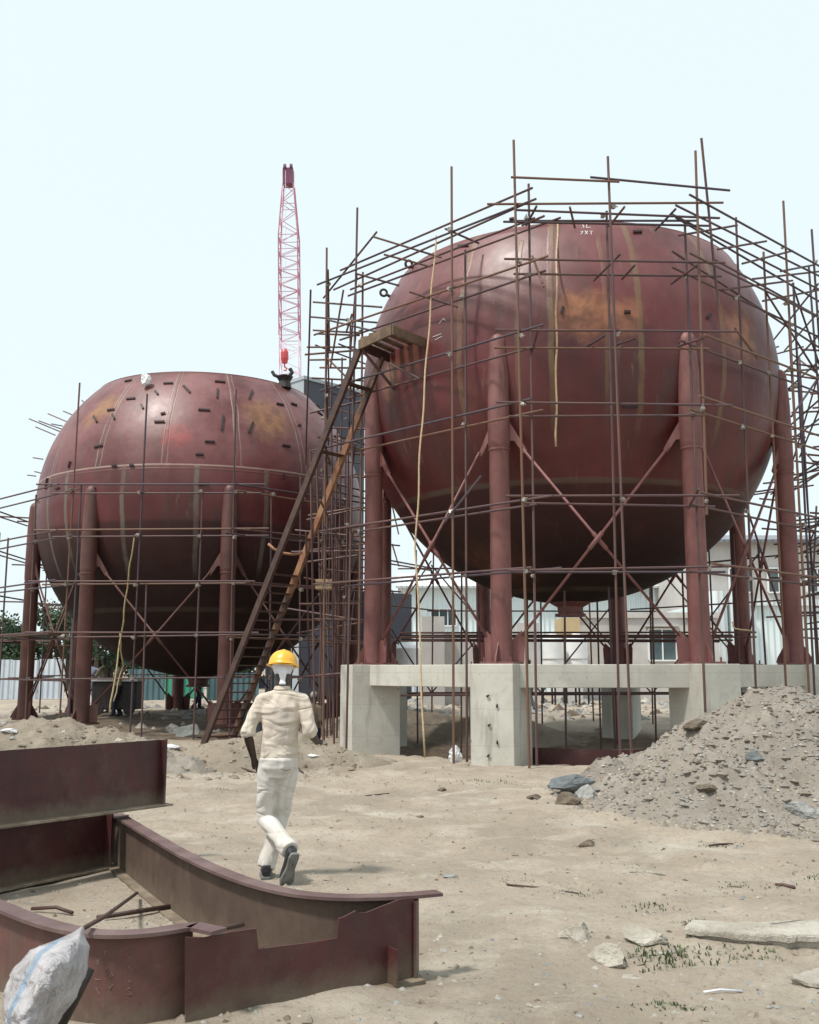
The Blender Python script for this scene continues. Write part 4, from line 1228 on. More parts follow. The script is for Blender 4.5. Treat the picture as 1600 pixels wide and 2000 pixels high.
# pale blue shed
A = empty('industrial_shed', (0, 0, 0), 'long pale blue clad industrial shed seen beneath the raised tank', 'building')
facade_box(A, 'wall', -.4, 19, 60, 74, 0, 6.5, M['bluewall'])
bm = bmesh.new()
pr = [(-.8, 59.4, 6.45), (19.4, 59.4, 6.45), (19.4, 67, 7.9), (-.8, 67, 7.9)]
plate(bm, pr, .12, (0, -.19, 1)); plate(bm, [(p[0], 134 - p[1], p[2]) for p in pr[::-1]], .12, (0, .19, 1))
obj('roof', bm, M['whitewall'], A)
bm = bmesh.new(); box(bm, (8.7, 59.93, 3.35), (18.6, .14, .5)); obj('dado_band', bm, M['whitewall'], A)
for x in (3.2, 7.2, 11.2, 15.2):
    bm = bmesh.new(); box(bm, (x, 59.84, 1.7), (.3, .3, 3.4)); obj('pilaster', bm, M['greywall'], A)
for x in (2, 5.2): window(A, x, 60, 4.7, 1.5, 1.0, bars=2)
# grey plaster office
B = empty('plaster_building', (0, 0, 0), 'low grey plaster building with one white framed window behind the plinth', 'building')
facade_box(B, 'wall', 7.6, 13.9, 46, 53, 0, 3.95, M['greywall'])
facade_box(B, 'parapet', 7.5, 14.0, 45.9, 53.1, 3.95, 4.2, M['greywall'])
window(B, 11.35, 46, 2.75, 1.25, 1.4)
bm = bmesh.new(); box(bm, (11.35, 45.85, 3.6), (1.5, .3, .08)); obj('sunshade', bm, M['greywall'], B)
for x in (9.2, 12.7):
    bm = bmesh.new(); box(bm, (x, 45.9, 1.97), (.35, .21, 3.93)); obj('pilaster', bm, M['greywall'], B)
# tall right building
C_ = empty('process_building', (0, 0, 0), 'larger pale building with grey roof and dark windows at the far right behind the scaffolding', 'building')
facade_box(C_, 'wall', 14.6, 30, 50, 64, 0, 4.9, M['bluewall'])
facade_box(C_, 'upper_wall', 14.6, 30, 50.05, 64, 4.9, 7.9, M['greywall'])
bm = bmesh.new(); plate(bm, [(14.2, 49.5, 7.9), (30.5, 49.5, 7.9), (30.5, 57, 9.1), (14.2, 57, 9.1)], .15, (0, -.16, 1)); plate(bm, [(14.2, 64.5, 7.9), (30.5, 64.5, 7.9), (30.5, 57, 9.1), (14.2, 57, 9.1)], .15, (0, .16, 1)); obj('roof', bm, M['roofgrey'], C_)
for x in (16.3, 18.2, 20.1, 22.0): window(C_, x, 50, 6.0, 1.1, 1.2)
bm = bmesh.new(); box(bm, (22.3, 49.9, 4.9), (15.2, .25, .3)); obj('band', bm, M['whitewall'], C_)
bm = bmesh.new()
for x in (14.9, 15.9): tube(bm, [(x, 49.3, 0), (x, 49.3, 5.4)], .45, 16)
obj('duct', bm, M['whitewall'], C_)
# concrete stub frames and ochre shed
D = empty('unfinished_building', (0, 0, 0), 'unfinished grey concrete block building seen between the plinth columns', 'building')
for (x0, x1, y, z) in ((.45, 1.3, 38, 3.6), (1.3, 2.7, 38.6, 3.05), (4.3, 5.2, 41, 3.5)):
    facade_box(D, 'block', x0, x1, y, y + 1.4, 0, z, M['greywall'])
H = empty('ochre_hut', (0, 0, 0), 'small ochre yellow hut behind the white vessels', 'hut')
facade_box(H, 'wall', 6.55, 7.35, 44, 46, 1.6, 3.85, M['yellowwall'])
facade_box(H, 'base', 6.5, 7.4, 43.95, 46.05, 0, 1.6, M['greywall'])
def vessel(x, y, r, z0, z1, label):
    t = empty('storage_vessel', (x, y, z0), label, 'vessel', 'white storage vessels behind the plinth')
    bm = bmesh.new()
    h = z1 - z0
    lathe(bm, [(0, 0), (r, 0), (r, h * .85), (r * .8, h * .93), (r * .35, h), (r * .3, h * 1.05), (0, h * 1.05)], 24)
    obj('vessel_body', bm, M['frame'], t, smooth=True).modifiers.new('e', 'EDGE_SPLIT')
    bm = bmesh.new()
    for a in range(4): tube(bm, [(r * math.cos(a * PI / 2), r * math.sin(a * PI / 2), -z0 * .9), (r * math.cos(a * PI / 2), r * math.sin(a * PI / 2), .1)], .04, 6)
    obj('legs', bm, M['black'], t)
    bm = bmesh.new(); lathe(bm, [(r + .01, h * .35), (r + .03, h * .36), (r + .03, h * .38), (r + .01, h * .39)], 24); obj('hoop', bm, M['greywall'], t)
vessel(5.45, 39, .40, 1.5, 2.98, 'white storage vessel, left one of the pair behind the plinth')
vessel(6.42, 39.4, .42, 1.5, 3.0, 'white storage vessel, right one of the pair behind the plinth')
vessel(-.1, 33, .5, 1.2, 2.5, 'squat white vessel behind the left rear column')
# grey tower
G = empty('grey_tower_building', (-4.5, 42, 0), 'tall dark grey clad tower building between the two tanks', 'building', rz=R_(45))
facade_box(G, 'tower', 0, 3.5, 0, .9, 0, 13.9, M['darktower'])
facade_box(G, 'side_wall', -.02, .0, .0, .9, 0, 13.9, M['lighttower'])
facade_box(G, 'parapet', -.06, 3.56, -.06, .96, 13.9, 14.05, M['lighttower'])
facade_box(G, 'annexe', 3.5, 5.9, -.6, .9, 0, 5.0, M['darktower'])
bm = bmesh.new()
for (x, z) in ((1.0, 4.2), (2.2, 4.2), (1.0, 8), (2.2, 8)): box(bm, (x, -.01, z), (.6, .04, .8))
obj('window', bm, M['glass'], G)

# left background: fence, gate, trees
M['darkfence'] = corrugated('fence_sheet_dark', (.05, .06, .075), (.08, .09, .11), .25)
def fence(x0, x1, y, h, mat, label):
    t = empty('sheet_fence', (x0, y, ground_h(x0, y)), label, 'fence')
    n_ = int((x1 - x0) / 1.1)
    for k in range(n_):
        bm = bmesh.new()
        box(bm, ((k + .5) * (x1 - x0) / n_, rs.uniform(-.03, .03), h / 2 + rs.uniform(-.05, .05)), ((x1 - x0) / n_ - .02, .04, h))
        obj('panel', bm, mat, t)
    bm = bmesh.new(); box(bm, ((x1 - x0) / 2, .06, h * .8), (x1 - x0, .05, .08)); box(bm, ((x1 - x0) / 2, .06, h * .2), (x1 - x0, .05, .08)); obj('rail', bm, M['black'], t)
fence(-26, -15.4, 46, 1.75, M['fenceblue'], 'pale blue-grey corrugated sheet fence at the far left')
fence(-12.2, -10.6, 44.6, 1.35, M['fenceteal'], 'dark teal corrugated fence panels beyond the ground-level tank')
fence(-10.6, -8.9, 44.6, 1.35, M['fencegreen'], 'bright green sheet fence seen under the ground-level tank')
fence(-8.9, -6.6, 45.2, 1.2, M['fenceteal'], 'low dark teal sheet fence behind the ladder foot, right of the green fence')
fence(-6.6, -3.9, 47, 1.7, M['darkfence'], 'dark grey sheet fence right of the ladder foot, before the grey tower')
fence(-1.8, 7.0, 58, 1.4, M['fenceblue'], 'distant pale sheet fence glimpsed between the plinth piers')

def tree(x, y, h, wd, label, seed, trunk_h=.3):
    r = random.Random(seed)
    t = empty('tree', (x, y, ground_h(x, y)), label, 'tree', 'trees beyond the fence at the left')
    bm = bmesh.new()
    tube(bm, [(0, 0, 0), (.08, 0, h * .3), (.0, .05, h * .6), (.05, 0, h * .85)], [.22, .17, .1, .03], 8)
    clumps = []
    for k in range(9):
        a = r.uniform(0, 2 * PI); q = r.uniform(.25, .95) * wd / 2; z = h * r.uniform(.38, .92)
        e = Vector((q * math.cos(a), q * math.sin(a), z)) * 1.0
        tube(bm, [(0, 0, z * .6), tuple(e * .6 + Vector((0, 0, z * .32))), tuple(e)], [.07, .045, .015], 5)
        clumps.append((e, r.uniform(.5, .95) * wd * .28))
    clumps.append((Vector((0, 0, h * .88)), wd * .25))
    obj('trunk', bm, M['bark'], t)
    V, Fc = [], []
    for (c, rad) in clumps:
        for _ in range(330):
            d = Vector((r.gauss(0, 1), r.gauss(0, 1), r.gauss(0, .75))).normalized() * rad * r.uniform(.45, 1.1)
            p = c + d
            s = r.uniform(.07, .16)
            u = Vector((r.gauss(0, 1), r.gauss(0, 1), r.gauss(0, 1))).normalized(); v = u.orthogonal().normalized()
            b = len(V)
            V += [tuple(p + u * s), tuple(p + v * s * .6), tuple(p - u * s), tuple(p - v * s * .6)]
            Fc.append((b, b + 1, b + 2, b + 3))
    me = bpy.data.meshes.new('crown'); me.from_pydata(V, [], Fc); me.materials.append(M['leaf'])
    link(bpy.data.objects.new('crown', me), t)
for i, (px, Y, h, wd, lb) in enumerate(((-10, 66, 4.6, 4.6, 'bushy tree at the left picture edge beyond the fence'), (40, 70, 3.6, 4, 'low tree just left of the far left column'), (95, 68, 5.6, 4.4, 'dense tree between the two leftmost columns'), (128, 66, 5.4, 3.4, 'tree partly hidden by the second column from the left'),
                                        (185, 72, 5.0, 4.0, 'broad tree right of the second column under the tank'), (215, 75, 4.4, 3.6, 'smaller tree beneath the tank bottom, left of the rope'), (270, 78, 3.4, 5, 'low wide tree beyond the teal fence'), (320, 80, 3.0, 4.5, 'low tree beyond the green fence'), (385, 74, 2.9, 4.5, 'low tree behind the ladder foot'), (455, 72, 3.1, 4.5, 'low tree just left of the grey tower'), (-60, 60, 5, 5, 'tree just outside the left edge'))):
    if px < -50: continue
    p = atY(px, 1320, Y)
    tree(p.x, Y, h, wd, lb, 40 + i)
# young banana-like sapling under the left tank
sp = empty('sapling', (-9.2, 33.6, ground_h(-9.2, 33.6)), 'young yellow-green sapling under the ground-level tank', 'plant')
V, Fc = [], []
r = random.Random(9)
for k in range(60):
    a = r.uniform(0, 2 * PI); z = r.uniform(.1, 1.2); s = r.uniform(.10, .22)
    u = Vector((math.cos(a), math.sin(a), r.uniform(-.5, .5))) * s; v = Vector((-math.sin(a), math.cos(a), .2)) * s * .3
    p = Vector((.1 * math.cos(a), .1 * math.sin(a), z)); b = len(V)
    V += [tuple(p), tuple(p + u * .5 + v), tuple(p + u), tuple(p + u * .5 - v)]; Fc.append((b, b + 1, b + 2, b + 3))
me = bpy.data.meshes.new('leaves'); me.from_pydata(V, [], Fc); M['sap'] = mottled('sapling_leaf', (.14, .20, .05), (.24, .30, .08), 3, .7, 0); me.materials.append(M['sap'])
link(bpy.data.objects.new('leaves', me), sp)
bm = bmesh.new(); tube(bm, [(0, 0, 0), (.02, 0, 1.2)], .02, 6); obj('stem', bm, M['bark'], sp)
# steel stock and a site generator under the left tank
ss = empty('steel_plate_stack', (-3.7, 27.0, .3), 'stack of curved red steel plates standing on the ground under the ground-level tank', 'steel stack')
for k in range(4):
    bm = bmesh.new(); strip(bm, [(-1.6 + .4 * i, .25 * math.sin(i * .4) + k * .16) for i in range(9)], 0, .35 + .1 * (k % 2), .02); obj('plate', bm, M['girder'], ss)
gq = empty('diesel_generator', (-8.6, 30.4, .33), 'dark site generator box with white lid under the ground-level tank', 'generator')
bm = bmesh.new(); box(bm, (0, 0, .55), (1.3, .8, .8)); o = obj('housing', bm, M['black'], gq); bevel(o, .04)
bm = bmesh.new(); box(bm, (0, 0, 1.0), (1.4, .9, .09)); o = obj('lid', bm, M['plastic_white'], gq); bevel(o, .03)
bm = bmesh.new(); tube(bm, [(-.4, .3, .95), (-.4, .3, 1.35)], .05, 8); obj('exhaust', bm, M['black'], gq)
for s in (-.45, .45):
    bm = bmesh.new(); tube(bm, [(s, -.42, .16), (s, -.30, .16)], .16, 14); obj('wheel', bm, M['black'], gq)

# curved girder lying in the hollow under the raised tank
def girder(name, path, z0, h, label, web_mat, tw=.014, top_w=.0, bot_w=.0, top_mat=None, bot_mat=None, zt=None, stiff=(), tprof=None, group=None):
    c = sum((Vector((*p, 0)) for p in path), Vector()) / len(path); c.z = z0
    t = empty(name, c, label, 'girder', group)
    P = [(p[0] - c.x, p[1] - c.y) for p in path]
    bm = bmesh.new()
    strip(bm, P, .012, tprof if tprof else h - .012, tw)
    obj('web', bm, web_mat, t)
    for (wd, z, m_, nm, side) in ((top_w, h - .010, top_mat, 'top_flange', 1), (bot_w, .0, bot_mat, 'bottom_flange', 1)):
        if not wd: continue
        bm = bmesh.new(); strip(bm, P, z, z + .016, wd); obj(nm, bm, m_ or web_mat, t)
    for (i, ln) in stiff:
        p = Vector(P[i]); q = Vector(P[min(i + 1, len(P) - 1)]) - Vector(P[max(i - 1, 0)]); nn = Vector((-q.y, q.x)).normalized()
        bm = bmesh.new(); strip(bm, [p - nn * ln / 2, p + nn * ln / 2], .017, h - .012, .016); obj('stiffener', bm, web_mat, t)
    return t, c
def curve(pts, z, n_=8):
    Q = [atZ(px, py, z).xy for px, py in pts]
    out = []
    for i in range(len(Q) - 1):
        p0, p1, p2, p3 = Q[max(i - 1, 0)], Q[i], Q[i + 1], Q[min(i + 2, len(Q) - 1)]
        for k in range(n_):
            t = k / n_
            out.append(tuple(.5 * ((2 * p1) + (p2 - p0) * t + (2 * p0 - 5 * p1 + 4 * p2 - p3) * t * t + (3 * p1 - p0 - 3 * p2 + p3) * t ** 3)))
    out.append(tuple(Q[-1]))
    return out
girder('curved_girder', [(2.15 + 2.6 * i / 10, 18.9 - .35 * math.sin(PI * i / 10) - .05 * i) for i in range(11)], -.28, .52, 'curved red girder lying in the hollow between the middle and right piers', M['girder'], bot_w=.2)
girder('curved_girder', [(2.15 + 2.3 * i / 10, 19.9 - .35 * math.sin(PI * i / 10)) for i in range(11)], -.38, .50, 'second curved girder behind the first one in the hollow under the raised tank', M['gdirty'], top_w=.2, bot_w=.2)

# ---------------------------------------------------------------- foreground girders
# bottom of the stack
p0 = atZ(203, 1695, .0).xy; p1 = atZ(-260, 1790, .0).xy
nS = 12
girder('plate_girder', [tuple(p1.lerp(p0, i / nS)) for i in range(nS + 1)], .0, .455, 'shaded dark red plate girder at the bottom of the stack at the left edge', M['girder'], bot_w=.20, bot_mat=M['gmud'], stiff=((nS, .16),))
p0b = atZ(322, 1572, .47).xy; p1b = atZ(-260, 1650, .47).xy
N_ = 40
g1, c1 = girder('plate_girder', [tuple(p1b.lerp(p0b, i / N_)) for i in range(N_ + 1)], .472, .555, 'dark red plate girder lying on top of the stack at the left edge', M['girder'], bot_w=.22, bot_mat=M['gmud'],
                tprof=[.545 + .004 * noise.noise(Vector((i * .7, 0, 0))) for i in range(N_ + 1)], stiff=((N_ - 1, .13),))
# big curved box girder
H3 = .40
top3 = [(228, 1592), (300, 1636), (380, 1681), (470, 1719), (560, 1744), (650, 1754), (740, 1754), (815, 1750)]
path3 = curve(top3, H3, 6)
c3 = Vector((-.9, 6.6, 0))
g3 = empty('curved_box_girder', c3, 'large curved girder with sweeping flange and notched red front plate, left foreground', 'girder')
L3 = [(p[0] - c3.x, p[1] - c3.y) for p in path3]
bm = bmesh.new(); strip(bm, L3, .014, H3 - .004, .014); obj('curved_web', bm, M['gdirty'], g3)['label'] = 'muddy curved back web'
bm = bmesh.new()
tipx = atZ(858, 1746, H3).xy - c3.xy
strip(bm, L3[:-1] + [L3[-1], tuple(tipx)], H3 - .003, H3 + .014, .10); obj('top_flange', bm, M['gflange'], g3)['label'] = 'pale worn flange following the curve'
bm = bmesh.new(); strip(bm, L3, -.01, .013, .17); obj('bottom_flange', bm, M['gmud'], g3)
a3 = atZ(812, 1912, .0).xy - c3.xy
b3 = atZ(368, 2003, .0).xy - c3.xy
# front plate outline, measured on its own vertical plane
def fpz(px, py):
    d = ray(px, py); o_ = Vector((0, 0, EYE)) - Vector((c3.x, c3.y, 0))
    e_ = (b3 - a3).normalized(); nq = Vector((-e_.y, e_.x, 0))
    t_ = (Vector((a3.x, a3.y, 0)) - o_).dot(nq) / d.dot(nq)
    q = o_ + d * t_
    q.z = max(q.z, .012)
    return q
prof = [(362, 2002), (362, 1830), (400, 1831), (450, 1820), (500, 1813), (504, 1853), (560, 1846), (610, 1840), (658, 1832), (661, 1794), (672, 1790), (684, 1784), (694, 1778), (702, 1783), (715, 1782), (745, 1770), (778, 1757), (808, 1753), (811, 1911)]
u3 = (b3 - a3).normalized(); nn3 = Vector((-u3.y, u3.x, 0))
bm = bmesh.new()
plate(bm, [fpz(*q) for q in prof], .012, nn3)
obj('front_plate', bm, M['girder'], g3)['label'] = 'dark red front plate with stepped notches'
bm = bmesh.new()
strip(bm, [tuple(a3.lerp(b3, t) - Vector((nn3.x, nn3.y)) * 0) for t in (-.01, .25, .5, .75, 1.02)], -.014, .011, .15)
obj('bottom_flange', bm, M['gmud'], g3)
bm = bmesh.new()
e0, e1 = Vector(L3[-1]), a3 + u3 * .0
d = (e0 - e1).normalized()
strip(bm, [tuple(e1 - d * .03), tuple(e0 + d * .02)], .012, H3 - .012, .014)
obj('end_plate', bm, M['girder'], g3)
bm = bmesh.new()
q0 = Vector(L3[0]); dd = Vector(L3[1]) - q0; n0 = Vector((-dd.y, dd.x)).normalized()
strip(bm, [tuple(q0 - n0 * .10), tuple(q0 + n0 * .10)], .015, H3 - .004, .014)
obj('end_plate', bm, M['gdirty'], g3)
for s in (.14, ):
    bm = bmesh.new(); q = a3.lerp(b3, s); n3 = Vector((nn3.x, nn3.y))
    strip(bm, [tuple(q + n3 * .007), tuple(q + n3 * .09)], .012, .19, .012); obj('stiffener', bm, M['girder'], g3)
# nearer curved girder with chalk marks
H4 = .40
top4 = [(-190, 1700), (-80, 1738), (0, 1772), (70, 1800), (140, 1819), (210, 1827), (290, 1824), (376, 1811)]
path4 = curve(top4, H4, 5)
c4 = Vector((-2.0, 5.4, 0))
g4 = empty('curved_girder', c4, 'nearest curved girder with faded white painted marks at the lower left', 'girder')
L4 = [(p[0] - c4.x, p[1] - c4.y) for p in path4]
bm = bmesh.new(); strip(bm, L4, .014, H4 - .004, .014); obj('web', bm, M['gred'], g4)
flx = atZ(428, 1822, H4).xy - c4.xy
bm = bmesh.new(); strip(bm, L4 + [tuple(flx)], H4 - .003, H4 + .014, .10); obj('top_flange', bm, M['gflange'], g4)
bm = bmesh.new(); strip(bm, L4, -.012, .013, .16); obj('bottom_flange', bm, M['gmud'], g4)
M['chalk'] = mottled('faded_white_paint', (.16, .10, .085), (.25, .18, .155), 30, .9, 0)
rnd = random.Random(4)
for row in range(4):
    for k in range(4 - row // 3):
        s = .28 + .065 * k + rnd.uniform(-.022, .022)
        # find the point s metres back along the web
        acc, i = 0, len(L4) - 1
        while acc < s and i > 1:
            acc += (Vector(L4[i]) - Vector(L4[i - 1])).length; i -= 1
        b_ = Vector(L4[i]); e = (Vector(L4[i + 1]) - b_).normalized(); nn = Vector((e.y, -e.x))
        z = .33 - row * .055 + rnd.uniform(-.018, .018)
        bm = bmesh.new()
        cpt = b_ + nn * .0072
        pp = []
        for q_ in range(rnd.randint(3, 5)):
            o1, o2 = rnd.uniform(-.016, .016), rnd.uniform(-.017, .017)
            pp.append(Vector((*(cpt + e * o1), z + o2)))
        tube(bm, pp, .0019, 5)
        obj('painted_mark', bm, M['chalk'], g4)
# rods lying over them
def rod(pts, r, label, mat='brownladder', name='steel_rod', cat='rod'):
    bm = bmesh.new(); b = Vector(pts[0]); tube(bm, [Vector(p) - b for p in pts], r, 7)
    return tag(obj(name, bm, M[mat], smooth=True, loc=b), label, cat)
rod([atZ(268, 1744, .05), atZ(205, 1790, .40), atZ(165, 1812, .455)], .011, 'thin rod leaning on the near curved girder flange')
rod([atZ(345, 1768, .03), atZ(190, 1792, .03)], .016, 'flat bar lying on the sand between the curved girders')
rod([atZ(62, 1775, .02), atZ(110, 1772, .04), atZ(142, 1783, .02)], .012, 'bent bar on the sand at the far left')
rod([atZ(475, 1805, .34), atZ(440, 1812, .345), atZ(395, 1815, .345)], .014, 'short dark bar lying across the front plate edge')

# woven sack draped over a pole
def sack():
    t = empty('woven_sack', atZ(80, 2010, 0), 'crumpled white woven sack with blue stripes in the bottom left corner', 'sack')
    o_ = t.location.copy()
    T = [(172, 1811), (178, 1850), (172, 1900), (150, 1950), (110, 2010), (60, 2050)]
    Lf = [(168, 1808), (125, 1830), (60, 1855), (18, 1905), (8, 1960), (5, 2050)]
    bm = bmesh.new()
    rows = []
    nu, nv = 60, 52
    def interp(P, s):
        f = s * (len(P) - 1); i = min(int(f), len(P) - 2); f -= i
        return P[i][0] + (P[i + 1][0] - P[i][0]) * f, P[i][1] + (P[i + 1][1] - P[i][1]) * f
    for i in range(nu + 1):
        s = i / nu
        a, b = interp(T, s), interp(Lf, s)
        row = []
        for j in range(nv + 1):
            t_ = j / nv
            px, py = a[0] + (b[0] - a[0]) * t_, a[1] + (b[1] - a[1]) * t_
            Y = 4.05 + .35 * (1 - s) - .28 * math.sin(PI * t_) * min(1, s * 2.5)
            p = atY(px, py, Y)
            p += Vector((0, -1, .2)) * (.035 * noise.noise(Vector((px * .03, py * .02, 0))) + .045 * abs(noise.noise(Vector((px * .028 + py * .02, py * .008, 7)))) + .018 * abs(noise.noise(Vector((px * .02 - py * .05, px * .03, 17)))) + .018 * noise.noise(Vector((px * .08, py * .05, 4))) + .012 * abs(noise.noise(Vector(((px + py) * .04, (px - py) * .01, 9)))))
            row.append(bm.verts.new(p - o_))
        rows.append(row)
    for i in range(nu):
        for j in range(nv):
            bm.faces.new((rows[i][j], rows[i][j + 1], rows[i + 1][j + 1], rows[i + 1][j]))
    bmesh.ops.remove_doubles(bm, verts=bm.verts, dist=.0005)
    n = NB('woven_sack_fabric')
    st = n.n('ShaderNodeTexNoise'); 
    x, y, z = n.sep()
    col = n.mix(n.ramp(n.noise(9, 5, .6), .3, .7), (.26, .245, .255), (.44, .42, .43))
    col = n.mix(n.ramp(n.noise(4, 5, .7), .5, .7), col, (.24, .21, .19))
    for (off_, k) in ((.0, .22), (.0, -.30)):
        v = n.math('ADD', x, n.math('MULTIPLY', z, -.25))
        q = n.ramp(n.math('ABSOLUTE', n.math('SUBTRACT', v, k * .55 + (.0 if k > 0 else -.05))), .024, .012)
        col = n.mix(n.math('MULTIPLY', q, .65), col, (.13, .24, .35))
    n.bump(n.math('ADD', n.math('ABSOLUTE', n.math('SUBTRACT', n.noise(9, 3, .6, dist=1.5), .5)), n.math('MULTIPLY', n.noise(60, 3, .5), .08)), .8, .05)
    m = n.done(col, .6)
    o = obj('sack_cloth', bm, m, t, smooth=True)
    so = o.modifiers.new('th', 'SOLIDIFY'); so.thickness = .006
sack()
rod([atZ(85, 2060, 0.02), atZ(150, 1935, .28), atZ(172, 1890, .36)], .03, 'black pole under the woven sack', 'black', 'pole', 'pole')
blob('plastic_bag', hitm(195, 1990) + Vector((0, 0, .02)), (.09, .04, .03), 15, 'blue_print', 'scrap of blue plastic on the ground by the sack', 'plastic')
# white sheet on the ground and white bag at the pier
blob('plastic_bag', hitm(335, 1462) + Vector((0, 0, .03)), (.20, .14, .05), 25, 'plastic_white', 'bright white plastic scrap on the ground right of the stacked girders', 'plastic')
blob('plastic_bag', hitm(890, 1490) + Vector((0, .1, .12)), (.12, .10, .17), 26, 'plastic_white', 'crumpled white bag against the left foot of the middle pier', 'plastic')
blob('paper_scrap', hitm(612, 1478) + Vector((0, 0, .02)), (.09, .05, .03), 27, 'plastic_white', 'small pale scrap on the sand right of the walking man', 'scrap')
blob('paper_scrap', hitm(18, 1430) + Vector((0, 0, .02)), (.16, .08, .04), 28, 'plastic_white', 'white scrap on the soil mound at the left edge', 'scrap')
def litter_rod(a, b, r_, label, mat='brownladder', nm='stick', cat='stick', lift=.015):
    p, q = hitm(*a) + Vector((0, 0, lift)), hitm(*b) + Vector((0, 0, lift))
    return rod([p, p.lerp(q, .4) + Vector((.01, .02, .004)), q], r_, label, mat, nm, cat)
litter_rod((462, 1500), (500, 1512), .016, 'crooked brown stick on the sand left of the walking man')
litter_rod((575, 1497), (592, 1512), .012, 'short dark twig on the sand right behind the walking man')
litter_rod((1385, 1655), (1432, 1652), .010, 'thin twig in the green tuft below the gravel mound')
litter_rod((1515, 1733), (1552, 1738), .014, 'dark stub of wood near the right edge, above the long slab')
litter_rod((1230, 1706), (1300, 1712), .008, 'thin pale wire end on open sand in the right middle', 'stone_white', 'wire', 'wire')
litter_rod((1375, 1944), (1450, 1942), .006, 'white bit of string on the ground at lower right', 'plastic_white', 'string', 'string')
litter_rod((990, 1732), (1130, 1750), .007, 'long thin root trailing over the sand right of the curved girder')
litter_rod((690, 1560), (760, 1552), .007, 'thin dry stalk on the sand in front of the middle pier')
litter_rod((300, 1925), (250, 1962), .010, 'rusty wire scrap under the near curved girder', 'brownladder', 'wire', 'wire')
rockm(1440, 1735, (.06, .03, .02), 'stone_brown', 'small dark clod beside the twig at the right, above the long slab', 61, 'stone', 'rock')
rockm(1250, 1740, (.09, .05, .012), 'stone_white', 'flat pale flake on open sand above the concrete lumps', 62, 'concrete_lump', 'rubble')
rockm(730, 1557, (.05, .04, .03), 'stone_grey', 'small grey stone on the sand left of the middle pier', 63, 'stone', 'rock')
rockm(820, 1598, (.06, .045, .03), 'stone_brown', 'brown stone on open sand in the centre of the yard', 64, 'stone', 'rock')
rockm(1040, 1975, (.07, .04, .02), 'stone_white', 'pale flake on the sand at the bottom edge', 65, 'stone', 'rock')
rockm(612, 1918, (.035, .025, .015), 'stone_white', 'small white chip beside the front girder foot', 66, 'stone', 'rock')
# timber crate on the scaffold
bx = empty('timber_crate', atY(634, 1142, 22.2), 'small raw timber crate resting on a scaffold lift between the tanks', 'crate')
bm = bmesh.new(); box(bm, (0, 0, .0), (.36, .26, .22)); o = obj('crate_box', bm, M['wood'], bx); bevel(o, .008)
bm = bmesh.new()
for s in (-.07, 0, .07): box(bm, (0, -.14, s), (.38, .015, .05))
obj('slat', bm, M['wood'], bx)

# ---------------------------------------------------------------- people
def eltube(bm, pts, n=20):
    """pts: (pos, rx, ry) ellipse rings with the axis close to vertical or along the limb"""
    rings = []
    P = [Vector(p[0]) for p in pts]
    for i, (p, rx, ry) in enumerate(pts):
        d = (P[min(i + 1, len(P) - 1)] - P[max(i - 1, 0)]).normalized()
        x = Vector((1, 0, 0)); x = (x - d * x.dot(d))
        if x.length < .2: x = Vector((0, 1, 0)) - d * d.y
        x.normalize(); y = d.cross(x)
        rings.append([bm.verts.new(Vector(p) + x * rx * math.cos(a) + y * ry * math.sin(a)) for a in [2 * PI * k / n for k in range(n)]])
    for A, B in zip(rings, rings[1:]):
        for k in range(n): bm.faces.new((A[k], A[(k + 1) % n], B[(k + 1) % n], B[k]))
    bm.faces.new(rings[0][::-1]); bm.faces.new(rings[-1])
def ball(bm, c, r, s=2):
    q = bmesh.ops.create_icosphere(bm, subdivisions=s, radius=1)
    for v in q['verts']: v.co = Vector((v.co.x * r[0] + c[0], v.co.y * r[1] + c[1], v.co.z * r[2] + c[2]))
def fused(name, bm, mat, parent, vox, sm=4, disp=None):
    o = obj(name, bm, mat, parent, smooth=True)
    m = o.modifiers.new('remesh', 'REMESH'); m.mode = 'VOXEL'; m.voxel_size = vox; m.use_smooth_shade = True
    s = o.modifiers.new('smooth', 'SMOOTH'); s.iterations = sm; s.factor = .6
    if disp:
        for (sc_, st_) in disp:
            tx = bpy.data.textures.new(name + '_folds', 'CLOUDS'); tx.noise_scale = sc_; tx.noise_depth = 1
            d = o.modifiers.new('folds', 'DISPLACE'); d.texture = tx; d.strength = st_; d.mid_level = .5; d.texture_coords = 'LOCAL'
    return o
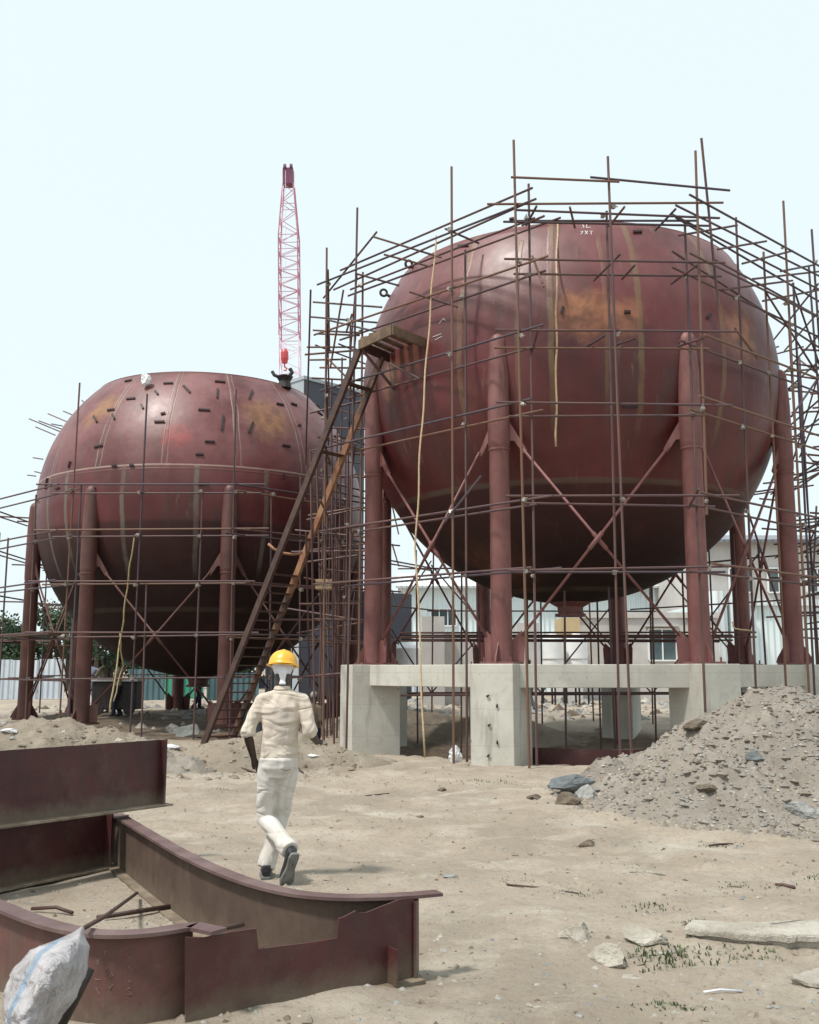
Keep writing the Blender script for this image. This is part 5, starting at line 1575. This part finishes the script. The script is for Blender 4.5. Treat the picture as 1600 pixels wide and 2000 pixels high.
def build_person(loc, rz, J, label, shirt, trouser, hat='helmet', scale=1.0, vox=.008, group=None, scarf=True, shoe=None, fold=True):
    t = empty('person', loc, label, 'person', group, rz)
    t.scale = (scale,) * 3
    V_ = {k: Vector(v) for k, v in J.items()}
    # body: one surface
    bm = bmesh.new()
    H = V_['head']; N = V_['neck']; 
    pel = (V_['hipL'] + V_['hipR']) / 2
    ch = N.lerp(pel, .35)
    eltube(bm, [(pel - Vector((0, 0, .06)), .13, .10), (pel + Vector((0, 0, .06)), .135, .10), (N.lerp(pel, .6), .115, .085), (ch, .135, .095), (N.lerp(pel, .2), .13, .08), (N.lerp(pel, .1), .07, .065), (N, .062, .062), (H - Vector((0, .01, .07)), .064, .066), (H, .06, .06)])
    f = V_['face']
    ball(bm, H, (.073, .088, .102)); ball(bm, H + f * .03 - Vector((0, 0, .055)), (.052, .06, .055))
    ball(bm, H + f * .092 - Vector((0, 0, .018)), (.013, .02, .02), 1)
    sd_ = Vector((f.y, -f.x, 0)).normalized()
    ball(bm, H + f * .086 - Vector((0, 0, .062)), (.022, .01, .009), 1)
    for s in (-1, 1):
        ball(bm, H + sd_ * s * .076 - Vector((0, 0, .02)), (.012, .02, .032), 1)
        ball(bm, H + f * .078 + sd_ * s * .03 + Vector((0, 0, .012)), (.013, .01, .009), 1)
    for s in 'LR':
        sh, eb, wr, hd_ = V_['sh' + s], V_['el' + s], V_['wr' + s], V_['hd' + s]
        eltube(bm, [(sh - Vector((0, 0, .02)), .034, .036), (sh.lerp(eb, .5), .040, .042), (eb, .036, .038), (eb.lerp(wr, .3), .038, .036), (wr.lerp(eb, .08), .025, .024), (wr, .026, .022), (wr.lerp(hd_, .5), .036, .019), (hd_, .036, .016)], 14)
        d = (hd_ - wr).normalized(); a_ = V_['palm' + s].normalized(); a_ = (a_ - d * a_.dot(d)).normalized(); nrm = d.cross(a_)
        cur = V_['curl' + s] if 'curl' + s in V_ else nrm
        cur = cur.normalized()
        for k, (oo, ln) in enumerate(((-.028, .062), (-.010, .076), (.009, .080), (.027, .070))):
            b_ = hd_ + a_ * oo
            k1 = b_ + d * ln * .45 + cur * .006; k2 = k1 + (d * .75 + cur * .6).normalized() * ln * .32; k3 = k2 + (d * .45 + cur).normalized() * ln * .27
            eltube(bm, [(b_ - d * .02, .0088, .0088), (k1, .0085, .0085), (k2, .0078, .0078), (k3, .0062, .0062)], 8)
        tb = wr.lerp(hd_, .3) + a_ * .028
        k1 = tb + (d * .5 + a_ * .9).normalized() * .03; k2 = k1 + (d * .9 + a_ * .3 + cur * .3).normalized() * .032
        eltube(bm, [(tb - a_ * .01, .012, .012), (k1, .0105, .0105), (k2, .008, .008)], 8)
        hp_, kn, an, to, he = [V_[q + s] for q in ('hip', 'kn', 'an', 'to', 'he')]
        eltube(bm, [(hp_, .075, .08), (hp_.lerp(kn, .5), .065, .07), (kn, .048, .052), (kn.lerp(an, .3), .048, .052), (an, .032, .034)], 14)
        eltube(bm, [(an, .033, .033), (an.lerp(he, .6), .032, .035), (he.lerp(to, .25), .035, .03), (he.lerp(to, .7), .04, .025), (to, .03, .015)], 12)
    fused('body', bm, M['skin'], t, min(vox, .0055) if vox < .01 else vox * .7, 2)
    # trousers
    bm = bmesh.new()
    eltube(bm, [(pel + Vector((0, 0, .045)), .152, .125), (pel + Vector((0, 0, .02)), .155, .130), (pel - Vector((0, 0, .03)), .156, .134), (pel - Vector((0, 0, .11)), .12, .11)])
    for s in 'LR':
        hp_, kn, an = [V_[q + s] for q in ('hip', 'kn', 'an')]
        d1 = (an - kn).normalized()
        eltube(bm, [(hp_ + Vector((0, 0, .05)), .085, .10), (hp_.lerp(kn, .25), .094, .108), (hp_.lerp(kn, .7), .080, .086), (kn, .070, .074), (kn.lerp(an, .3), .066, .068), (kn.lerp(an, .7), .067, .068), (an + d1 * .02, .073, .075)], 18)
        ball(bm, kn, (.070, .073, .072))
    fused('trousers', bm, trouser, t, vox, 5, [(.14, .02)] if fold else None)
    # shirt
    bm = bmesh.new()
    eltube(bm, [(pel + Vector((0, 0, -.01)), .138, .112), (pel + Vector((0, 0, .035)), .150, .126), (pel + Vector((0, 0, .075)), .158, .132), (pel + Vector((0, 0, .13)), .148, .124), (N.lerp(pel, .6), .144, .120), (N.lerp(pel, .4), .160, .124), (N.lerp(pel, .24), .168, .116), (N.lerp(pel, .13), .12, .098), (N.lerp(pel, .03), .078, .078), (N + Vector((0, 0, .02)), .062, .066)], 24)
    for s in 'LR':
        sh, eb, wr = V_['sh' + s], V_['el' + s], V_['wr' + s]
        # yoke: neck to shoulder point, then blade to shoulder
        eltube(bm, [(N - Vector((0, 0, .03)), .05, .07), (N.lerp(sh, .5) - Vector((0, 0, .012)), .052, .078), (sh + Vector((0, 0, .0)), .052, .062)], 16)
        eltube(bm, [(N.lerp(pel, .22), .09, .11), (sh.lerp(N.lerp(pel, .2), .4), .08, .09), (sh - Vector((0, 0, .02)), .058, .066)], 16)
        ball(bm, sh, (.055, .062, .056))
        e2 = eb.lerp(wr, .10)
        eltube(bm, [(sh, .056, .062), (sh.lerp(eb, .35), .058, .060), (sh.lerp(eb, .75), .055, .057), (eb, .053, .055), (e2, .054, .055)], 16)
        eltube(bm, [(eb.lerp(sh, .15), .058, .059), (e2, .061, .061)], 16)
    fused('shirt', bm, shirt, t, vox, 5, [(.16, .020)] if fold else None)
    if fold:
        bm = bmesh.new()
        tube(bm, [pel + Vector((.035, -.128, -.035)), pel + Vector((.075, -.128, -.045)), pel + Vector((.115, -.108, -.04))], .003, 5)
        obj('pocket_seam', bm, M['deckold'], t)
    # collar
    bm = bmesh.new()
    eltube(bm, [(N + Vector((0, .0, -.005)), .076, .078), (N + Vector((0, 0, .035)), .060, .064)], 20)
    fused('collar', bm, shirt, t, vox, 2)
    if scarf:
        bm = bmesh.new()
        c_ = H - f * .015
        eltube(bm, [(c_ + Vector((0, 0, .03)), .088, .102), (c_ - Vector((0, 0, .006)) - f * .004, .084, .098), (c_ - Vector((0, 0, .028)) - f * .03, .070, .072), (c_ - Vector((0, 0, .044)) - f * .066, .032, .030), (c_ - Vector((0, 0, .10)) - f * .064, .021, .016), (N - f * .066 + Vector((0, 0, .045)), .030, .016)], 20)
        fused('head_cloth', bm, M['scarf'], t, min(vox, .006), 2, [(.05, .008)] if fold else None)
    if hat == 'helmet':
        bm = bmesh.new()
        hc = H + Vector((0, 0, .022))
        prof = []
        for i in range(13):
            a = PI / 2 * i / 12
            prof.append((.116 * math.cos(a) ** .9 if i < 12 else 0, .118 * math.sin(a)))
        lathe(bm, prof, 40)
        for v in bm.verts:
            aa = math.atan2(v.co.y, v.co.x)
            v.co.y *= 1.16
            if v.co.z > .02: v.co.z += .006 * max(0, 1 - abs(v.co.x) / .022)
        # brim with a peak to the front, ridge shell
        lathe(bm, [(.114, .004), (.134, -.008), (.132, -.013), (.110, -.004)], 40)
        for v in bm.verts:
            if v.co.z < .0041 and v.co.length > .117:
                v.co.y *= 1.10
                if v.co.y > .10: v.co.y += .035
        q = math.atan2(f.y, f.x) - PI / 2
        bmesh.ops.transform(bm, matrix=Matrix.Translation(hc) @ Matrix.Rotation(q, 4, 'Z') @ Matrix.Rotation(R_(-6), 4, 'X') @ Matrix.Rotation(R_(3), 4, 'Y'), verts=bm.verts)
        o = obj('hard_hat', bm, M['helmet'], t, smooth=True)
        o.modifiers.new('e', 'EDGE_SPLIT').split_angle = R_(40)
    elif hat:
        bm = bmesh.new(); ball(bm, H + Vector((0, 0, .03)), (.085, .098, .09)); obj('hair', bm, M[hat], t, smooth=True)
    for s in 'LR':
        an, to, he = [V_[q + s] for q in ('an', 'to', 'he')]
        fd = (to - he).normalized(); up = (an - he); up = (up - fd * up.dot(fd)).normalized()
        bm = bmesh.new()
        eltube(bm, [(he - fd * .012 + up * .035, .034, .045), (he.lerp(to, .15) + up * .045, .040, .05), (he.lerp(to, .45) + up * .03, .042, .038), (he.lerp(to, .75) + up * .018, .050, .028), (to + up * .012, .036, .018), (to + fd * .02 + up * .01, .018, .01)], 16)
        eltube(bm, [(he.lerp(to, .1) + up * .03, .04, .042), (he.lerp(to, .1) + up * .085, .040, .042)], 16)
        fused('shoe', bm, shoe or M['shoe'], t, min(vox, .006), 2)
        bm = bmesh.new()
        sdv = fd.cross(up).normalized()
        out = []
        for (s_, w_) in ((-.07, .018), (-.04, .034), (.08, .041), (.3, .037), (.45, .036), (.62, .047), (.78, .054), (.92, .049), (1.05, .033), (1.11, .014)): out.append((s_, w_))
        poly = [he.lerp(to, s_) + sdv * w_ for s_, w_ in out] + [he.lerp(to, s_) - sdv * w_ for s_, w_ in out[::-1]]
        poly = [p - up * .016 for p in poly]
        plate(bm, poly, .026, up)
        o = obj('sole', bm, M['sole'], t); bevel(o, .006)
    return t

man = dict(head=(.012, .03, 1.635), neck=(.015, .0, 1.455), face=(-.12, .99, 0), hipL=(-.075, .0, .885), hipR=(.065, .0, .885),
           shL=(-.150, -.0, 1.375), elL=(-.252, -.05, 1.125), wrL=(-.198, .0, .905), hdL=(-.180, .03, .84), palmL=(.1, 1, .1), curlL=(1, .1, -.1),
           shR=(.180, .0, 1.38), elR=(.248, -.05, 1.13), wrR=(.285, .14, 1.035), hdR=(.300, .21, 1.04), palmR=(-.6, 0, .6), curlR=(-.6, .2, -.4),
           knL=(-.105, .06, .45), anL=(.120, -.24, .265), heL=(.165, -.325, .245), toL=(.085, -.215, .005),
           knR=(.01, .12, .47), anR=(-.085, .02, .10), heR=(-.08, -.04, .03), toR=(-.11, .19, .03))
pm = atZ(541, 1715, 0)
build_person((pm.x, pm.y, ground_h(pm.x, pm.y) - .005), 0, man, 'man seen from behind in yellow hard hat, cream shirt and off-white trousers, walking away', M['shirt'], M['trouser'])

def simple_pose(arm=.0, stride=.15):
    return dict(head=(0, .02, 1.62), neck=(0, 0, 1.45), face=(0, 1, 0), hipL=(-.08, 0, .88), hipR=(.08, 0, .88), shL=(-.18, 0, 1.36), elL=(-.22, -.03 + arm, 1.10 + arm * .3), wrL=(-.20, .1 + arm * 1.5, .90 + arm * 1.2), hdL=(-.19, .13 + arm * 1.8, .83 + arm * 1.5), palmL=(.2, .8, .2),
                shR=(.18, 0, 1.36), elR=(.24, -.02, 1.10), wrR=(.22, .1, .88), hdR=(.21, .13, .80), palmR=(-.2, .8, .2), knL=(-.09, .05 + stride * .5, .47), anL=(-.09, stride * .9, .09), heL=(-.09, stride * .9 - .05, .03), toL=(-.10, stride * .9 + .18, .03),
                knR=(.09, .03, .47), anR=(.09, -stride, .09), heR=(.09, -stride - .05, .03), toR=(.10, -stride + .18, .03))
cl = {'grey': mottled('grey_workwear', (.06, .07, .08), (.09, .10, .11), 5, .9, .2), 'khaki': mottled('khaki_cloth', (.12, .10, .07), (.17, .145, .10), 5, .9, .2),
      'navy': mottled('navy_cloth', (.015, .018, .04), (.03, .035, .07), 5, .9, .2), 'blue': mottled('light_blue_cloth', (.35, .40, .55), (.45, .5, .65), 5, .9, .2), 'dust': mottled('dusty_cloth', (.30, .27, .22), (.40, .36, .30), 5, .9, .2)}
for (px, py, Y, rz, sh_, tr_, hat, arm, lb) in ((500, 1408, 22.3, .5, 'grey', 'navy', 'stone_grey', .1, 'worker in grey shirt and dark trousers at the ladder foot, behind the walking man'),
                                                (612, 1412, 22.6, -.4, 'khaki', 'navy', 'stone_grey', .2, 'worker in khaki shirt right of the walking man, in the shade between the tanks'),
                                                (176, 1386, 33, .3, 'blue', 'blue', 'black', .0, 'distant person in light blue, leftmost of the group under the ground-level tank'),
                                                (200, 1392, 31, 1.2, 'khaki', 'grey', 'black', .15, 'distant person in dull green, middle of the group under the ground-level tank'),
                                                (228, 1390, 30, 2.2, 'dust', 'navy', 'black', .2, 'distant person in pale dusty shirt, right of the group under the ground-level tank'),
                                                (384, 1396, 34, -1.0, 'navy', 'navy', 'plastic_white', .2, 'distant person in dark clothes beside the middle rear column of the ground-level tank'),
                                                (1035, 1398, 34, .8, 'dust', 'grey', 'black', .1, 'distant person glimpsed between the middle and right plinth piers')):
    p = atY(px, py, Y)
    build_person((p.x, Y, terrain_z(p.x, Y)), rz, simple_pose(arm), lb, cl[sh_], cl[tr_], hat, .97, .022, 'distant site workers', False, fold=False)
S.render.engine = 'CYCLES'
